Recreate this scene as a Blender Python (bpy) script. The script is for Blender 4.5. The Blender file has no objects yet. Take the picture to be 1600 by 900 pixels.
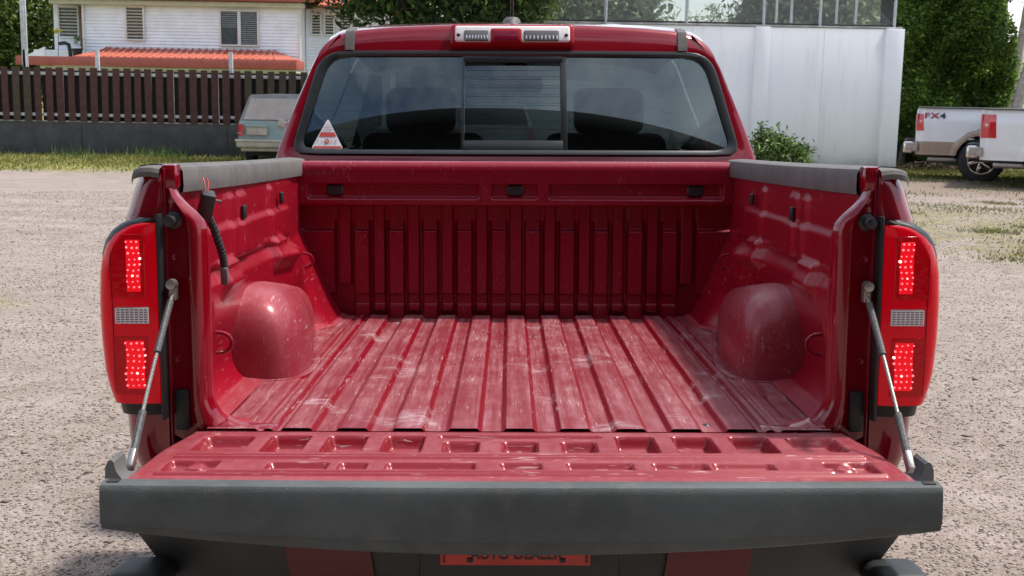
import bpy, bmesh, math, random
import numpy as np
from mathutils import Matrix, Vector, Euler
R = math.radians
random.seed(7); rng = np.random.default_rng(11)
SC = bpy.context.scene
COL = SC.collection

# ------------------------------------------------------------------ camera
FPX = 1864.0
HORIZ = 149.0
cam_d = bpy.data.cameras.new("camera"); cam = bpy.data.objects.new("camera", cam_d); COL.objects.link(cam)
cam_d.sensor_width = 36.0; cam_d.lens = FPX / 1600 * 36
cam_d.clip_start = 0.05; cam_d.clip_end = 4000
th = math.atan((450 - HORIZ) / FPX)
cam.matrix_world = Matrix.Translation((0, 0, 1.55)) @ Matrix.Rotation(math.pi / 2 - th, 4, 'X') @ Matrix.Rotation(0.018, 4, 'Z')
cam_d.dof.use_dof = True; cam_d.dof.focus_distance = 3.0; cam_d.dof.aperture_fstop = 20
SC.camera = cam

# ------------------------------------------------------------------ light
SUN_EL, SUN_AZ = R(63), R(76)        # azimuth from +Y (view direction) towards +X
world = bpy.data.worlds.new("World"); SC.world = world; world.use_nodes = True
nt = world.node_tree; nt.nodes.clear()
wo = nt.nodes.new('ShaderNodeOutputWorld'); bg = nt.nodes.new('ShaderNodeBackground')
sky = nt.nodes.new('ShaderNodeTexSky'); sky.sky_type = 'NISHITA'; sky.sun_disc = False
sky.sun_elevation = SUN_EL; sky.sun_rotation = SUN_AZ; sky.air_density = 1.0; sky.dust_density = 2.0; sky.ozone_density = 1.0
tc = nt.nodes.new('ShaderNodeTexCoord'); mp = nt.nodes.new('ShaderNodeMapping'); mp.inputs['Scale'].default_value = (1.0, 1.0, 3.2)
nz = nt.nodes.new('ShaderNodeTexNoise'); nz.inputs['Scale'].default_value = 2.2; nz.inputs['Detail'].default_value = 7; nz.inputs['Roughness'].default_value = .6
rp = nt.nodes.new('ShaderNodeValToRGB'); rp.color_ramp.elements[0].position = .40; rp.color_ramp.elements[1].position = .66
mx = nt.nodes.new('ShaderNodeMix'); mx.data_type = 'RGBA'; mx.inputs[7].default_value = (9.5, 9.6, 9.9, 1)
nt.links.new(tc.outputs['Generated'], mp.inputs[0]); nt.links.new(mp.outputs[0], nz.inputs['Vector']); nt.links.new(nz.outputs['Fac'], rp.inputs[0])
mm = nt.nodes.new('ShaderNodeMath'); mm.operation = 'MULTIPLY'; mm.inputs[1].default_value = .7
nt.links.new(rp.outputs[0], mm.inputs[0]); nt.links.new(mm.outputs[0], mx.inputs[0])
nt.links.new(sky.outputs[0], mx.inputs[6]); nt.links.new(mx.outputs[2], bg.inputs[0])
bg.inputs[1].default_value = 0.115; nt.links.new(bg.outputs[0], wo.inputs[0])
sd = bpy.data.lights.new("sun", 'SUN'); sun = bpy.data.objects.new("sun", sd); COL.objects.link(sun)
sd.energy = 2.9; sd.angle = R(4.0); sd.color = (1.0, .95, .87)
sdir = Vector((math.cos(SUN_EL) * math.sin(SUN_AZ), math.cos(SUN_EL) * math.cos(SUN_AZ), math.sin(SUN_EL)))
sun.rotation_euler = sdir.to_track_quat('Z', 'Y').to_euler(); sun.location = sdir * 60
vs = SC.view_settings; vs.view_transform = 'Standard'; vs.look = 'None'; vs.gamma = 1; vs.exposure = 0.84

# ------------------------------------------------------------------ helpers
def sst(x, a, b):
    t = np.clip((np.asarray(x, float) - a) / (b - a), 0, 1); return t * t * (3 - 2 * t)
def tag(o, label=None, cat=None, group=None, kind=None):
    for k, v in (('label', label), ('category', cat), ('group', group), ('kind', kind)):
        if v: o[k] = v
    return o
def empty(name, loc=(0, 0, 0), rz=0, label=None, cat=None, group=None):
    o = bpy.data.objects.new(name, None); COL.objects.link(o); o.location = loc; o.rotation_euler = (0, 0, rz)
    o.empty_display_size = .2
    return tag(o, label, cat, group)
class MB:
    def __init__(s): s.V = []; s.F = []; s.n = 0
    def add(s, v, f):
        v = np.asarray(v, float).reshape(-1, 3); n = s.n
        s.V.append(v); s.F.extend([tuple(i + n for i in q) for q in f]); s.n += len(v); return s
    def box(s, c, d, rot=None, bev=0.0, seg=2):
        bm = bmesh.new(); bmesh.ops.create_cube(bm, size=1)
        for v in bm.verts: v.co = Vector((v.co.x * d[0], v.co.y * d[1], v.co.z * d[2]))
        if bev > 0: bmesh.ops.bevel(bm, geom=bm.edges[:], offset=min(bev, min(d) * .49), segments=seg, profile=.5, affect='EDGES')
        M = Matrix.Translation(c) @ (rot.to_4x4() if rot is not None else Matrix())
        bm.verts.index_update()
        s.add([M @ v.co for v in bm.verts], [[v.index for v in f.verts] for f in bm.faces]); bm.free(); return s
    def grid(s, P, flip=False, close_u=False, close_v=False):
        P = np.asarray(P, float); n, m = P.shape[:2]; f = []
        for i in range(n - (0 if close_u else 1)):
            i2 = (i + 1) % n
            for j in range(m - (0 if close_v else 1)):
                j2 = (j + 1) % m; q = (i * m + j, i * m + j2, i2 * m + j2, i2 * m + j)
                f.append(q[::-1] if flip else q)
        return s.add(P.reshape(-1, 3), f)
    def tube(s, path, r, n=8, cap=True):
        P = [Vector(p) for p in path]; rr = r if hasattr(r, '__len__') else [r] * len(P); rings = []; up = None
        for i, p in enumerate(P):
            t = (P[min(i + 1, len(P) - 1)] - P[max(i - 1, 0)]).normalized()
            if up is None: up = t.orthogonal().normalized()
            a = (up - t * up.dot(t)).normalized(); b = t.cross(a); up = a
            rings.append([p + (a * math.cos(k * 2 * math.pi / n) + b * math.sin(k * 2 * math.pi / n)) * rr[i] for k in range(n)])
        f = []; m = len(P)
        for i in range(m - 1):
            for k in range(n): k2 = (k + 1) % n; f.append((i * n + k, i * n + k2, (i + 1) * n + k2, (i + 1) * n + k))
        if cap: f.append(tuple(range(n))[::-1]); f.append(tuple((m - 1) * n + k for k in range(n)))
        return s.add([v for r_ in rings for v in r_], f)
    def prism(s, poly, axis, a, b):
        n = len(poly); ax = 'xyz'.index(axis); oth = [i for i in range(3) if i != ax]; V = []
        for val in (a, b):
            for p in poly:
                v = [0, 0, 0]; v[ax] = val; v[oth[0]] = p[0]; v[oth[1]] = p[1]; V.append(v)
        f = [tuple(range(n))[::-1], tuple(range(n, 2 * n))] + [(i, (i + 1) % n, (i + 1) % n + n, i + n) for i in range(n)]
        return s.add(V, f)
    def lathe(s, prof, c, axis='x', n=24):
        P = np.zeros((len(prof), n, 3)); ax = 'xyz'.index(axis); o = [i for i in range(3) if i != ax]
        for i, (a, r) in enumerate(prof):
            t = np.arange(n) * 2 * np.pi / n
            P[i, :, ax] = c[ax] + a; P[i, :, o[0]] = c[o[0]] + r * np.cos(t); P[i, :, o[1]] = c[o[1]] + r * np.sin(t)
        return s.grid(P, close_v=True)
    def build(s, name, mat, parent=None, off=None, ang=32, fix=True, smooth=True, **kw):
        V = np.concatenate(s.V) if s.V else np.zeros((0, 3))
        if off is not None: V = V - np.asarray(off)
        me = bpy.data.meshes.new(name); me.from_pydata(V.tolist(), [], s.F); me.update()
        if fix:
            bm = bmesh.new(); bm.from_mesh(me); bmesh.ops.recalc_face_normals(bm, faces=bm.faces[:]); bm.to_mesh(me); bm.free()
        if smooth:
            me.shade_smooth(); me.set_sharp_from_angle(angle=R(ang))
        o = bpy.data.objects.new(name, me); COL.objects.link(o)
        if mat: me.materials.append(mat)
        if parent: o.parent = parent
        return tag(o, **kw)
def build_split(mb, name, mat, parent=None, off=None, **kw):
    out = []; n0 = 0; k = 0; base = 0; F = mb.F
    for v in mb.V:
        m = MB(); n = len(v); fs = []
        while k < len(F) and max(F[k]) < base + n: fs.append([i - base for i in F[k]]); k += 1
        m.add(v, fs); base += n; out.append(m.build(name, mat, parent, off=off, **kw))
    return out
def tri_mesh(name, V, F, mat, parent=None, smooth=False, **kw):
    """fast numpy mesh of triangles or quads"""
    k = F.shape[1]; me = bpy.data.meshes.new(name)
    me.vertices.add(len(V)); me.vertices.foreach_set('co', V.astype(np.float32).ravel())
    me.loops.add(F.size); me.loops.foreach_set('vertex_index', F.astype(np.int32).ravel())
    me.polygons.add(len(F)); me.polygons.foreach_set('loop_start', (np.arange(len(F)) * k).astype(np.int32))
    me.update(calc_edges=True); me.validate()
    if smooth: me.shade_smooth()
    me.materials.append(mat); o = bpy.data.objects.new(name, me); COL.objects.link(o)
    if parent: o.parent = parent
    return tag(o, **kw)
def dup(o, parent=None):
    c = o.copy(); COL.objects.link(c)
    if parent: c.parent = parent
    for ch in list(o.children): dup(ch, c)
    return c
def text_mesh(name, s, size, mat, parent, M, ext=.0008, bold=0.0, sx=1.0):
    cu = bpy.data.curves.new(name, 'FONT'); cu.body = s; cu.size = size; cu.extrude = ext; cu.offset = bold; cu.align_x = 'CENTER'; cu.align_y = 'BOTTOM'
    t = bpy.data.objects.new(name + '_tmp', cu); COL.objects.link(t)
    me = bpy.data.meshes.new_from_object(t.evaluated_get(bpy.context.evaluated_depsgraph_get()))
    bpy.data.objects.remove(t); me.name = name
    me.transform(M @ Matrix.Diagonal((sx, 1, 1, 1))); me.materials.clear(); me.materials.append(mat)
    o = bpy.data.objects.new(name, me); COL.objects.link(o); o.parent = parent; return o

# ------------------------------------------------------------------ materials
class NT:
    def __init__(s, name):
        s.m = bpy.data.materials.new(name); s.m.use_nodes = True; s.t = s.m.node_tree; s.b = s.t.nodes['Principled BSDF']; s.out = s.t.nodes['Material Output']
        s.tc = s.t.nodes.new('ShaderNodeTexCoord')
    def n(s, t, **kw):
        x = s.t.nodes.new(t)
        for k, v in kw.items(): setattr(x, k, v)
        return x
    def l(s, a, b): s.t.links.new(a, b)
    def coord(s, scale=(1, 1, 1), rot=(0, 0, 0), which='Object'):
        m = s.n('ShaderNodeMapping'); m.inputs['Scale'].default_value = scale; m.inputs['Rotation'].default_value = rot
        s.l(s.tc.outputs[which], m.inputs[0]); return m.outputs[0]
    def noise(s, sc, det=4, rough=.55, vec=None, dist=0):
        x = s.n('ShaderNodeTexNoise'); x.inputs['Scale'].default_value = sc; x.inputs['Detail'].default_value = det; x.inputs['Roughness'].default_value = rough; x.inputs['Distortion'].default_value = dist
        s.l(vec if vec is not None else s.tc.outputs['Object'], x.inputs['Vector']); return x.outputs['Fac']
    def ramp(s, f, a, b, ca=0, cb=1):
        x = s.n('ShaderNodeMapRange'); x.interpolation_type = 'SMOOTHSTEP'
        for i, v in enumerate((a, b, ca, cb)): x.inputs[i + 1].default_value = v
        s.l(f, x.inputs[0]); return x.outputs[0]
    def math(s, op, a, b=None):
        x = s.n('ShaderNodeMath', operation=op)
        for i, v in enumerate((a, b)):
            if v is None: continue
            if isinstance(v, (int, float)): x.inputs[i].default_value = v
            else: s.l(v, x.inputs[i])
        return x.outputs[0]
    def mix(s, f, a, b):
        x = s.n('ShaderNodeMix', data_type='RGBA')
        if isinstance(f, (int, float)): x.inputs[0].default_value = f
        else: s.l(f, x.inputs[0])
        for i, v in ((6, a), (7, b)):
            if isinstance(v, tuple): x.inputs[i].default_value = (*v, 1)[:4]
            else: s.l(v, x.inputs[i])
        return x.outputs[2]
    def col(s, v):
        if isinstance(v, tuple): s.b.inputs['Base Color'].default_value = (*v, 1)
        else: s.l(v, s.b.inputs['Base Color'])
    def rough(s, v):
        if isinstance(v, (int, float)): s.b.inputs['Roughness'].default_value = v
        else: s.l(v, s.b.inputs['Roughness'])
    def bump(s, h, strength=.3, dist=.01):
        x = s.n('ShaderNodeBump'); x.inputs['Strength'].default_value = strength; x.inputs['Distance'].default_value = dist
        s.l(h, x.inputs['Height']); s.l(x.outputs[0], s.b.inputs['Normal'])
    def set(s, **kw):
        for k, v in kw.items(): s.b.inputs[k.replace('_', ' ')].default_value = v
def simple(name, c, rough=.5, var=.25, sc=8, bump=0, bsc=60, metal=0, coat=0, spec=.5, dirt=None, dirtc=(.3, .25, .2)):
    k = NT(name); f = k.noise(sc, 5, .6)
    c1 = tuple(x * (1 - var) for x in c); c2 = tuple(min(1, x * (1 + var)) for x in c)
    cc = k.mix(k.ramp(f, .3, .7), c1, c2)
    if dirt: cc = k.mix(k.ramp(k.noise(sc * 2.7, 6, .65), 1 - dirt - .15, 1 - dirt + .25), cc, dirtc)
    k.col(cc); k.rough(rough); k.set(Metallic=metal, Coat_Weight=coat, Specular_IOR_Level=spec); k.b.inputs['Coat Roughness'].default_value = .05
    if bump: k.bump(k.noise(bsc, 4, .6), bump, .004)
    return k.m
def scratches(k, amount, horiz=False):
    s = None
    for rot, sx, sy, thr in ((.05, 330, 9, .655), (.22, 300, 11, .665), (-.25, 320, 10, .665), (1.45, 260, 14, .69), (.6, 280, 15, .68), (-.7, 200, 12, .69), (.1, 180, 6, .69)):
        if horiz: sx, sy = sy * 1.6, sx
        f = k.ramp(k.noise(1, 2, .5, k.coord((sx, sy, 45), (0, .5 + rot, rot)), .45), thr, thr + .05)
        m = k.ramp(k.noise(4 + max(sx, sy) * .013, 3, .6), .46, .64)
        f = k.math('MULTIPLY', f, m); s = f if s is None else k.math('MAXIMUM', s, f)
    ch = k.n('ShaderNodeTexVoronoi'); ch.inputs['Scale'].default_value = 70; k.l(k.tc.outputs['Object'], ch.inputs['Vector'])
    sp = k.ramp(ch.outputs['Distance'], .05, .10, 1, 0); sp = k.math('MULTIPLY', sp, k.ramp(k.noise(3.5, 2), .5, .62))
    return k.math('MULTIPLY', k.math('MAXIMUM', s, sp), amount)
def paint(name, red=(.20, .0005, .008), dust=0.0, dust_up=0.0, scr=0.0, rough=.22, dustc=(.50, .25, .28), streak=False, horiz=False):
    k = NT(name)
    fl = k.noise(900, 2, .5)
    c = k.mix(fl, tuple(x * .75 for x in red), tuple(x * 1.25 for x in red)); r = None
    if dust or dust_up:
        g = k.n('ShaderNodeNewGeometry'); t = k.n('ShaderNodeVectorTransform', vector_type='NORMAL', convert_from='WORLD', convert_to='OBJECT')
        k.l(g.outputs['Normal'], t.inputs[0]); sx = k.n('ShaderNodeSeparateXYZ'); k.l(t.outputs[0], sx.inputs[0])
        up = k.ramp(sx.outputs['Z'], .80, .985)
        n1 = k.ramp(k.noise(7, 6, .65), .25, .75, .45, 1.0); n2 = k.ramp(k.noise(60, 4, .7, k.coord((1, .25, 1))), .3, .7, .65, 1.0)
        n = k.math('MULTIPLY', n1, n2)
        if streak:
            n3 = k.ramp(k.noise(1, 4, .6, k.coord((46, 1.6, 20))), .3, .68, .45, 1.15); n4 = k.ramp(k.noise(1, 5, .7, k.coord((170, 9, 20))), .35, .62, .7, 1.1); n = k.math('MULTIPLY', n, k.math('MULTIPLY', n3, n4))
        d = k.math('ADD', k.math('MULTIPLY', k.math('MULTIPLY', up, n), dust_up), k.math('MULTIPLY', n, dust))
        c = k.mix(d, c, dustc)
        r = k.ramp(d, 0, .6, rough, .55)
        k.l(k.ramp(d, 0, .4, .60, .04), k.b.inputs['Coat Weight'])
    else: k.set(Coat_Weight=1.0)
    if streak:
        sc_ = k.math('MULTIPLY', k.ramp(k.noise(4.2, 3, .6), .60, .70), k.ramp(k.noise(1, 4, .7, k.coord((25, 110, 20))), .42, .62)); c = k.mix(k.math('MULTIPLY', sc_, .5), c, (.62, .54, .56))
    if scr:
        s = scratches(k, scr, horiz); c = k.mix(s, c, (.62, .50, .50))
    k.col(c); k.rough(r if r is not None else rough)
    k.set(Metallic=.10, Specular_IOR_Level=.15); k.b.inputs['Coat Roughness'].default_value = .22 if dust else .05
    k.bump(k.noise(6, 3, .5), .05, .02)
    return k.m
M = {}
M['paint'] = paint('red_paint')
M['paint_wall'] = paint('red_paint_bed_wall', red=(.27, .0005, .012), dust=.015, dust_up=.30, scr=.13, rough=.38)
M['insert'] = paint('red_paint_shade_darkened', red=(.09, .0008, .006), dust=.01, rough=.5)  # truck red darkened to carry the tailgate's shade on the inserts
M['paint_wh'] = paint('red_paint_wheelhouse', red=(.23, .0006, .012), dust=.19, dust_up=.25, scr=.32, rough=.52)
M['paint_bulk'] = paint('red_paint_bulkhead', red=(.205, .0003, .014), dust=.004, dust_up=.25, scr=.16, rough=.38)
M['paint_floor'] = paint('red_paint_bed_floor', red=(.20, .0005, .009), dust=.012, dust_up=.46, scr=.55, rough=.40, dustc=(.42, .27, .29), streak=True)
M['paint_gate'] = paint('red_paint_tailgate', red=(.20, .0004, .008), dust=.01, dust_up=.32, scr=.40, rough=.46, horiz=True)
M['charcoal'] = simple('charcoal_plastic', (.064, .075, .076), .62, .22, 7, .4, 420, dirt=.36, dirtc=(.115, .112, .104))
M['bumper'] = simple('black_bumper_plastic', (.018, .021, .021), .5, .2, 9, .2, 400)
M['horn'] = simple('grey_bumper_plastic', (.12, .125, .125), .6, .15, 9, .2, 400)
M['capgrey'] = simple('weathered_rail_plastic', (.098, .092, .088), .72, .18, 12, .1, 500, dirt=.35, dirtc=(.15, .135, .128))
M['black'] = simple('black_plastic', (.012, .013, .014), .45, .2, 20)
M['rubber'] = simple('tyre_rubber', (.022, .022, .023), .8, .25, 20, .2, 120)
M['frit'] = simple('black_window_border', (.018, .02, .021), .28, .15, 12)
M['weather_strip'] = simple('grey_window_seal', (.09, .085, .08), .6, .3, 14)
M['steel'] = simple('dull_steel', (.32, .31, .30), .38, .2, 30, metal=.85)
M['cable'] = simple('braided_cable', (.22, .21, .20), .45, .5, 350, metal=.6)
M['sleeve'] = simple('cable_sleeve', (.05, .05, .05), .45, .4, 200, .4, 300)
M['chrome'] = simple('chrome', (.62, .60, .58), .12, .12, 5, metal=1)
M['interior'] = simple('dark_interior', (.010, .0105, .011), .7, .2, 10)
M['seat'] = simple('seat_cloth', (.010, .0105, .011), .85, .25, 25)
M['dash'] = simple('dashboard_plastic', (.012, .012, .013), .6, .2, 25)
def glass(name, tint, rough=.0, refl=1.0, dusty=0):
    k = NT(name); k.t.nodes.remove(k.b)
    tr = k.n('ShaderNodeBsdfTransparent'); tr.inputs[0].default_value = (*tint, 1)
    gl = k.n('ShaderNodeBsdfGlossy'); gl.inputs['Roughness'].default_value = rough; gl.inputs[0].default_value = (.88, 1, 1, 1)
    fr = k.n('ShaderNodeFresnel'); fr.inputs[0].default_value = 1.52
    mxs = k.n('ShaderNodeMixShader'); k.l(k.math('MULTIPLY', fr.outputs[0], refl), mxs.inputs[0]); k.l(tr.outputs[0], mxs.inputs[1]); k.l(gl.outputs[0], mxs.inputs[2])
    o = mxs.outputs[0]
    if dusty:
        df = k.n('ShaderNodeBsdfDiffuse'); df.inputs[0].default_value = (.36, .38, .40, 1)
        m2 = k.n('ShaderNodeMixShader'); k.l(k.math('MULTIPLY', k.ramp(k.noise(3, 5), .2, .8, .5, 1), dusty), m2.inputs[0]); k.l(o, m2.inputs[1]); k.l(df.outputs[0], m2.inputs[2]); o = m2.outputs[0]
    k.l(o, k.out.inputs[0]); return k.m
M['tint'] = glass('tinted_glass', (.155, .205, .215), 0, 2.2, .002)
M['tint_side'] = glass('dark_tinted_side_glass', (.10, .12, .125), 0, 1.3)
M['clear'] = glass('windscreen_glass', (.90, .94, .93), 0, .8)
M['dark_glass'] = simple('dark_side_glass', (.012, .014, .016), .06, .2, 3)
def lamp(name, c, em, st, rough=.12, bumpy=0):
    k = NT(name); f = k.noise(30, 3)
    k.col(k.mix(f, tuple(x * .85 for x in c), tuple(min(1, x * 1.1) for x in c))); k.rough(rough); k.set(Coat_Weight=.18, Specular_IOR_Level=.2, Emission_Strength=st)
    k.b.inputs['Emission Color'].default_value = (*em, 1); k.b.inputs['Coat Roughness'].default_value = .03
    if bumpy: k.bump(k.noise(bumpy, 2), .5, .003)
    return k.m
M['lens_red'] = lamp('red_lens', (.28, .0003, .005), (1, .0002, .013), .12)
M['lamp_frame'] = lamp('roof_lamp_frame', (.28, .0015, .008), (1, 0, 0), 0, .2)
M['lens_deep'] = lamp('red_lamp_chamber', (.24, .0005, .004), (1, .001, .010), .07, .15, 60)
M['glow'] = lamp('lit_reflector', (.7, .01, .02), (1, .004, .014), .27, .3)
M['led'] = lamp('led_red', (1, .3, .3), (1, .14, .16), 1.0, .3)
M['ledhot'] = lamp('led_hot', (1, .6, .6), (1, .40, .38), 1.9, .3)
M['reverse'] = lamp('clear_reverse_lens', (.26, .235, .23), (1, 1, 1), 0, .15)
M['lens_clear'] = lamp('clear_lens', (.72, .68, .68), (1, 1, 1), 0, .1)
M['lens_grey'] = lamp('cargo_lamp_lens', (.13, .13, .14), (1, 1, 1), 0, .1)
M['lens_dark'] = lamp('unlit_red_lens', (.16, .004, .02), (1, 0, 0), 0, .1)
M['plate_red'] = simple('plate_red', (.48, .035, .02), .4, .1, 10)
M['ink'] = simple('black_ink', (.015, .012, .012), .5, .1, 10)
M['sticker_white'] = simple('sticker_white', (.72, .70, .72), .4, .05, 10)
M['sticker_red'] = simple('sticker_red', (.55, .07, .06), .4, .05, 10)
M['sticker_ink'] = simple('sticker_grey_ink', (.30, .27, .34), .5, .1, 10)

# ================================================================== the red truck
# local frame: origin at the rear centre of the bed floor, x right, y to the front, z up
TB = np.array([0., 1.6, -.80])                     # base point of the thing in that frame
TR = Matrix.Rotation(.0044, 4, 'Z') @ Matrix.Rotation(-.0348, 4, 'X') @ Matrix.Rotation(-.01415, 4, 'Y')
TM = Matrix.Translation((.0205, 2.3778, .8647)) @ TR
truck = empty('pickup_truck', label='dark red pickup truck in the foreground with its tailgate lowered and bed empty', cat='pickup truck')
truck.matrix_world = TM @ Matrix.Translation(TB)
def TP(mb, name, mat, parent=None, **kw):
    p = parent or truck
    return mb.build(name, M[mat] if isinstance(mat, str) else mat, p, off=TB, **kw)

def TPS(mb, name, mat, parent=None, **kw): return build_split(mb, name, M[mat], parent or truck, off=TB, **kw)
# ---- bed floor
RS = .114
def rib(x, c, top, base): return 1 - sst(np.abs(x - c), top, base)
xs = np.linspace(-.64, .64, 321); ys = np.concatenate([np.linspace(-.012, .10, 12), np.linspace(.12, 1.56, 90)])
X, Y = np.meshgrid(xs, ys)
def floor_z(X, Y):
    Z = np.zeros_like(X)
    for k in range(-4, 5): Z = np.maximum(Z, .0115 * rib(X, k * RS, .026, .039))
    Z = np.maximum(Z, .010 * sst(np.abs(X), .495, .512))
    Z = Z - .006 * (1 - sst(np.abs(np.abs(X) - .53), .004, .010))
    for sg in (-1, 1):                                     # pockets in the rear side pans
        inx = sst(X * sg, .565, .575) * (1 - sst(X * sg, .615, .635)); iny = sst(Y, .09, .11) * (1 - sst(Y, .30, .33))
        Z = Z - .009 * inx * iny
    wx = .005 * np.sin(X * 41) * np.sin(Y * 7)              # slight dents
    ln = (1 - sst(np.abs(Y - .34), .002, .006)) * .0016 * (np.abs((X / RS + .5) % 1 - .5) > .30)
    return Z + wx * .15 - ln
Z = floor_z(X, Y)
mb = MB().grid(np.stack([X, Y, Z], -1))
lip = np.stack([np.stack([xs, np.full_like(xs, -.0125), np.full_like(xs, .0055)], -1), np.stack([xs, np.full_like(xs, -.013), np.full_like(xs, -.03)], -1)])
mb.grid(lip)
bed = TP(mb, 'bed_floor', 'paint_floor', ang=50, fix=False)
bm = MB()
for (x, y) in ((-.30, .06), (.34, .07), (-.42, .75), (.41, .9), (0, 1.2)): bm.lathe([(0, .0), (.0025, .006), (0, .009)], (x + .057, y, .0), 'z', 12)
TPS(bm, 'floor_bolt', 'black', bed)

# ---- bulkhead (ribbed front wall of the bed) and header
xs = np.linspace(-.715, .715, 360); zs = np.linspace(.001, .40, 110); X, Z = np.meshgrid(xs, zs)
D = np.zeros_like(X)                                        # towards the viewer
inner = 1 - sst(np.abs(X), .612, .620)
nar = np.zeros_like(X); wid = np.zeros_like(X)
for k in range(-5, 6):
    nar = np.maximum(nar, rib(X, k * RS, .0175, .0215) * ((Z > .02) if abs(k) < 5 else (Z > .115)))
for k in range(-5, 5): wid = np.maximum(wid, rib(X, (k + .5) * RS, .0225, .0275))
for sg in (-1, 1): wid = np.maximum(wid, sst(X * sg, .600, .606))
band = (1 - sst(np.abs(Z - .062), .015, .021))
D = .026 * wid * (1 - .55 * sst(Z, .292, .300)) + .019 * nar * sst(Z, .019, .024)
D = np.maximum(D, .010 * sst(Z, .325, .332)) - .011 * band * np.maximum(wid, nar)
mb = MB().grid(np.stack([X, 1.590 - D, Z], -1), flip=True)
bulk = TP(mb, 'bulkhead', 'paint_bulk', ang=50, fix=False)
# header beam: profile swept across, with three recesses
prof = [(1.575, .375), (1.545, .377), (1.525, .379), (1.515, .384), (1.512, .392), (1.512, .401), (1.512, .404), (1.512, .408), (1.512, .415), (1.512, .43), (1.512, .44), (1.512, .447), (1.512, .450), (1.512, .455), (1.512, .47), (1.512, .495), (1.514, .508), (1.520, .518), (1.532, .524), (1.56, .525), (1.60, .522)]
xs = np.linspace(-.713, .713, 420); P = np.zeros((len(prof), len(xs), 3))
def recess(x, z):
    d = np.zeros_like(x)
    for a, b in ((-.680, -.124), (-.078, .068), (.110, .676)):
        d = np.maximum(d, sst(x, a - .006, a + .006) * (1 - sst(x, b - .006, b + .006)) * sst(z, .398, .412) * (1 - sst(z, .447, .453)))
    return d
pd = []
for a, b in zip(prof[:-1], prof[1:]):
    n = 3 if .38 < a[1] < .47 else 1
    for i in range(n): pd.append((a[0] + (b[0] - a[0]) * i / n, a[1] + (b[1] - a[1]) * i / n))
pd.append(prof[-1]); P = np.zeros((len(pd), len(xs), 3))
for i, (y, z) in enumerate(pd):
    P[i, :, 0] = xs; P[i, :, 2] = z; P[i, :, 1] = y + .016 * recess(xs, np.full_like(xs, z))
hdr = TP(MB().grid(P, flip=True), 'bulkhead_header', 'paint_bulk', ang=50, fix=False)
plug = None
for x in (-.594, -.003, .588):
    mb = MB(); o = []
    for r_, dy in ((1, 0), (1, -.004), (.8, -.008), (.0, -.008)):
        t = np.arange(20) * 2 * np.pi / 20; px = np.sign(np.cos(t)) * np.abs(np.cos(t)) ** .6 * .028; pz = np.sign(np.sin(t)) * np.abs(np.sin(t)) ** .6 * .018
        o.append(np.stack([x + px * r_, np.full(20, 1.527 + dy), .430 + pz * r_], -1))
    TP(mb.grid(np.array(o), close_v=True), 'oval_plug', 'black', hdr)

# ---- inner side walls of the bed with stamped detail
def wall_x(Y, Z):
    up = .702 + .011 * sst(Y, 1.2, 1.5)
    A = up - (.016 + .034 * sst(Y, .95, 1.15)) * (1 - sst(Z, .262, .300)) * sst(Z, .10 - .1 * sst(Y, .95, 1.1), .20)
    Bp = np.minimum(.585 + .435 * Z, .713)
    x = A + (np.minimum(Bp, up) - A) * sst(Y, 1.20, 1.34)
    mid = sst(Y, .14, .16) * (1 - sst(Y, 1.24, 1.28))
    # raised vertical strips and a horizontal step in the upper panel
    for c, w in ((.50, .02), (.62, .035), (.98, .02)):
        x = x - .009 * (1 - sst(np.abs(Y - c), w, w + .012)) * sst(Z, .30, .32) * (1 - sst(Z, .455, .47))
    x = x - .010 * mid * (1 - sst(Z, .385, .400)) * sst(Z, .300, .31)
    # small pressed ledge blocks
    for c, w in ((.40, .06), (1.02, .07)):
        x = x - .028 * (1 - sst(np.abs(Y - c), w, w + .02)) * (1 - sst(Z, .300, .325)) * sst(Z, .22, .27)
    # vertical flutes low down behind the jamb
    for c in (.17, .205, .24): x = x + .008 * (1 - sst(np.abs(Y - c), .006, .014)) * sst(Z, .10, .14) * (1 - sst(Z, .22, .24))
    bulge = (1 - sst(Y, .045, .105)) * (1 - sst(Z, .40, .500))
    x = x + (.638 - x) * bulge * (x > .638)
    return x
fr_ = .082
ys = np.concatenate([np.linspace(.028, .13, 16), np.linspace(.14, 1.57, 170)])
zt = np.concatenate([fr_ * (1 - np.cos(np.linspace(0, np.pi / 2, 16))), np.linspace(fr_ + .005, .52, 84)])
Yg, Zg = np.meshgrid(ys, zt); Wx = wall_x(Yg, np.maximum(Zg, .0)); fil = np.where(Zg < fr_, fr_ - np.sqrt(np.clip(fr_ ** 2 - (fr_ - Zg) ** 2, 0, None)), 0)
fil = fil * (1 - .75 * sst(Yg, 1.2, 1.34)); Wx = Wx - fil
sidep = []
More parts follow.
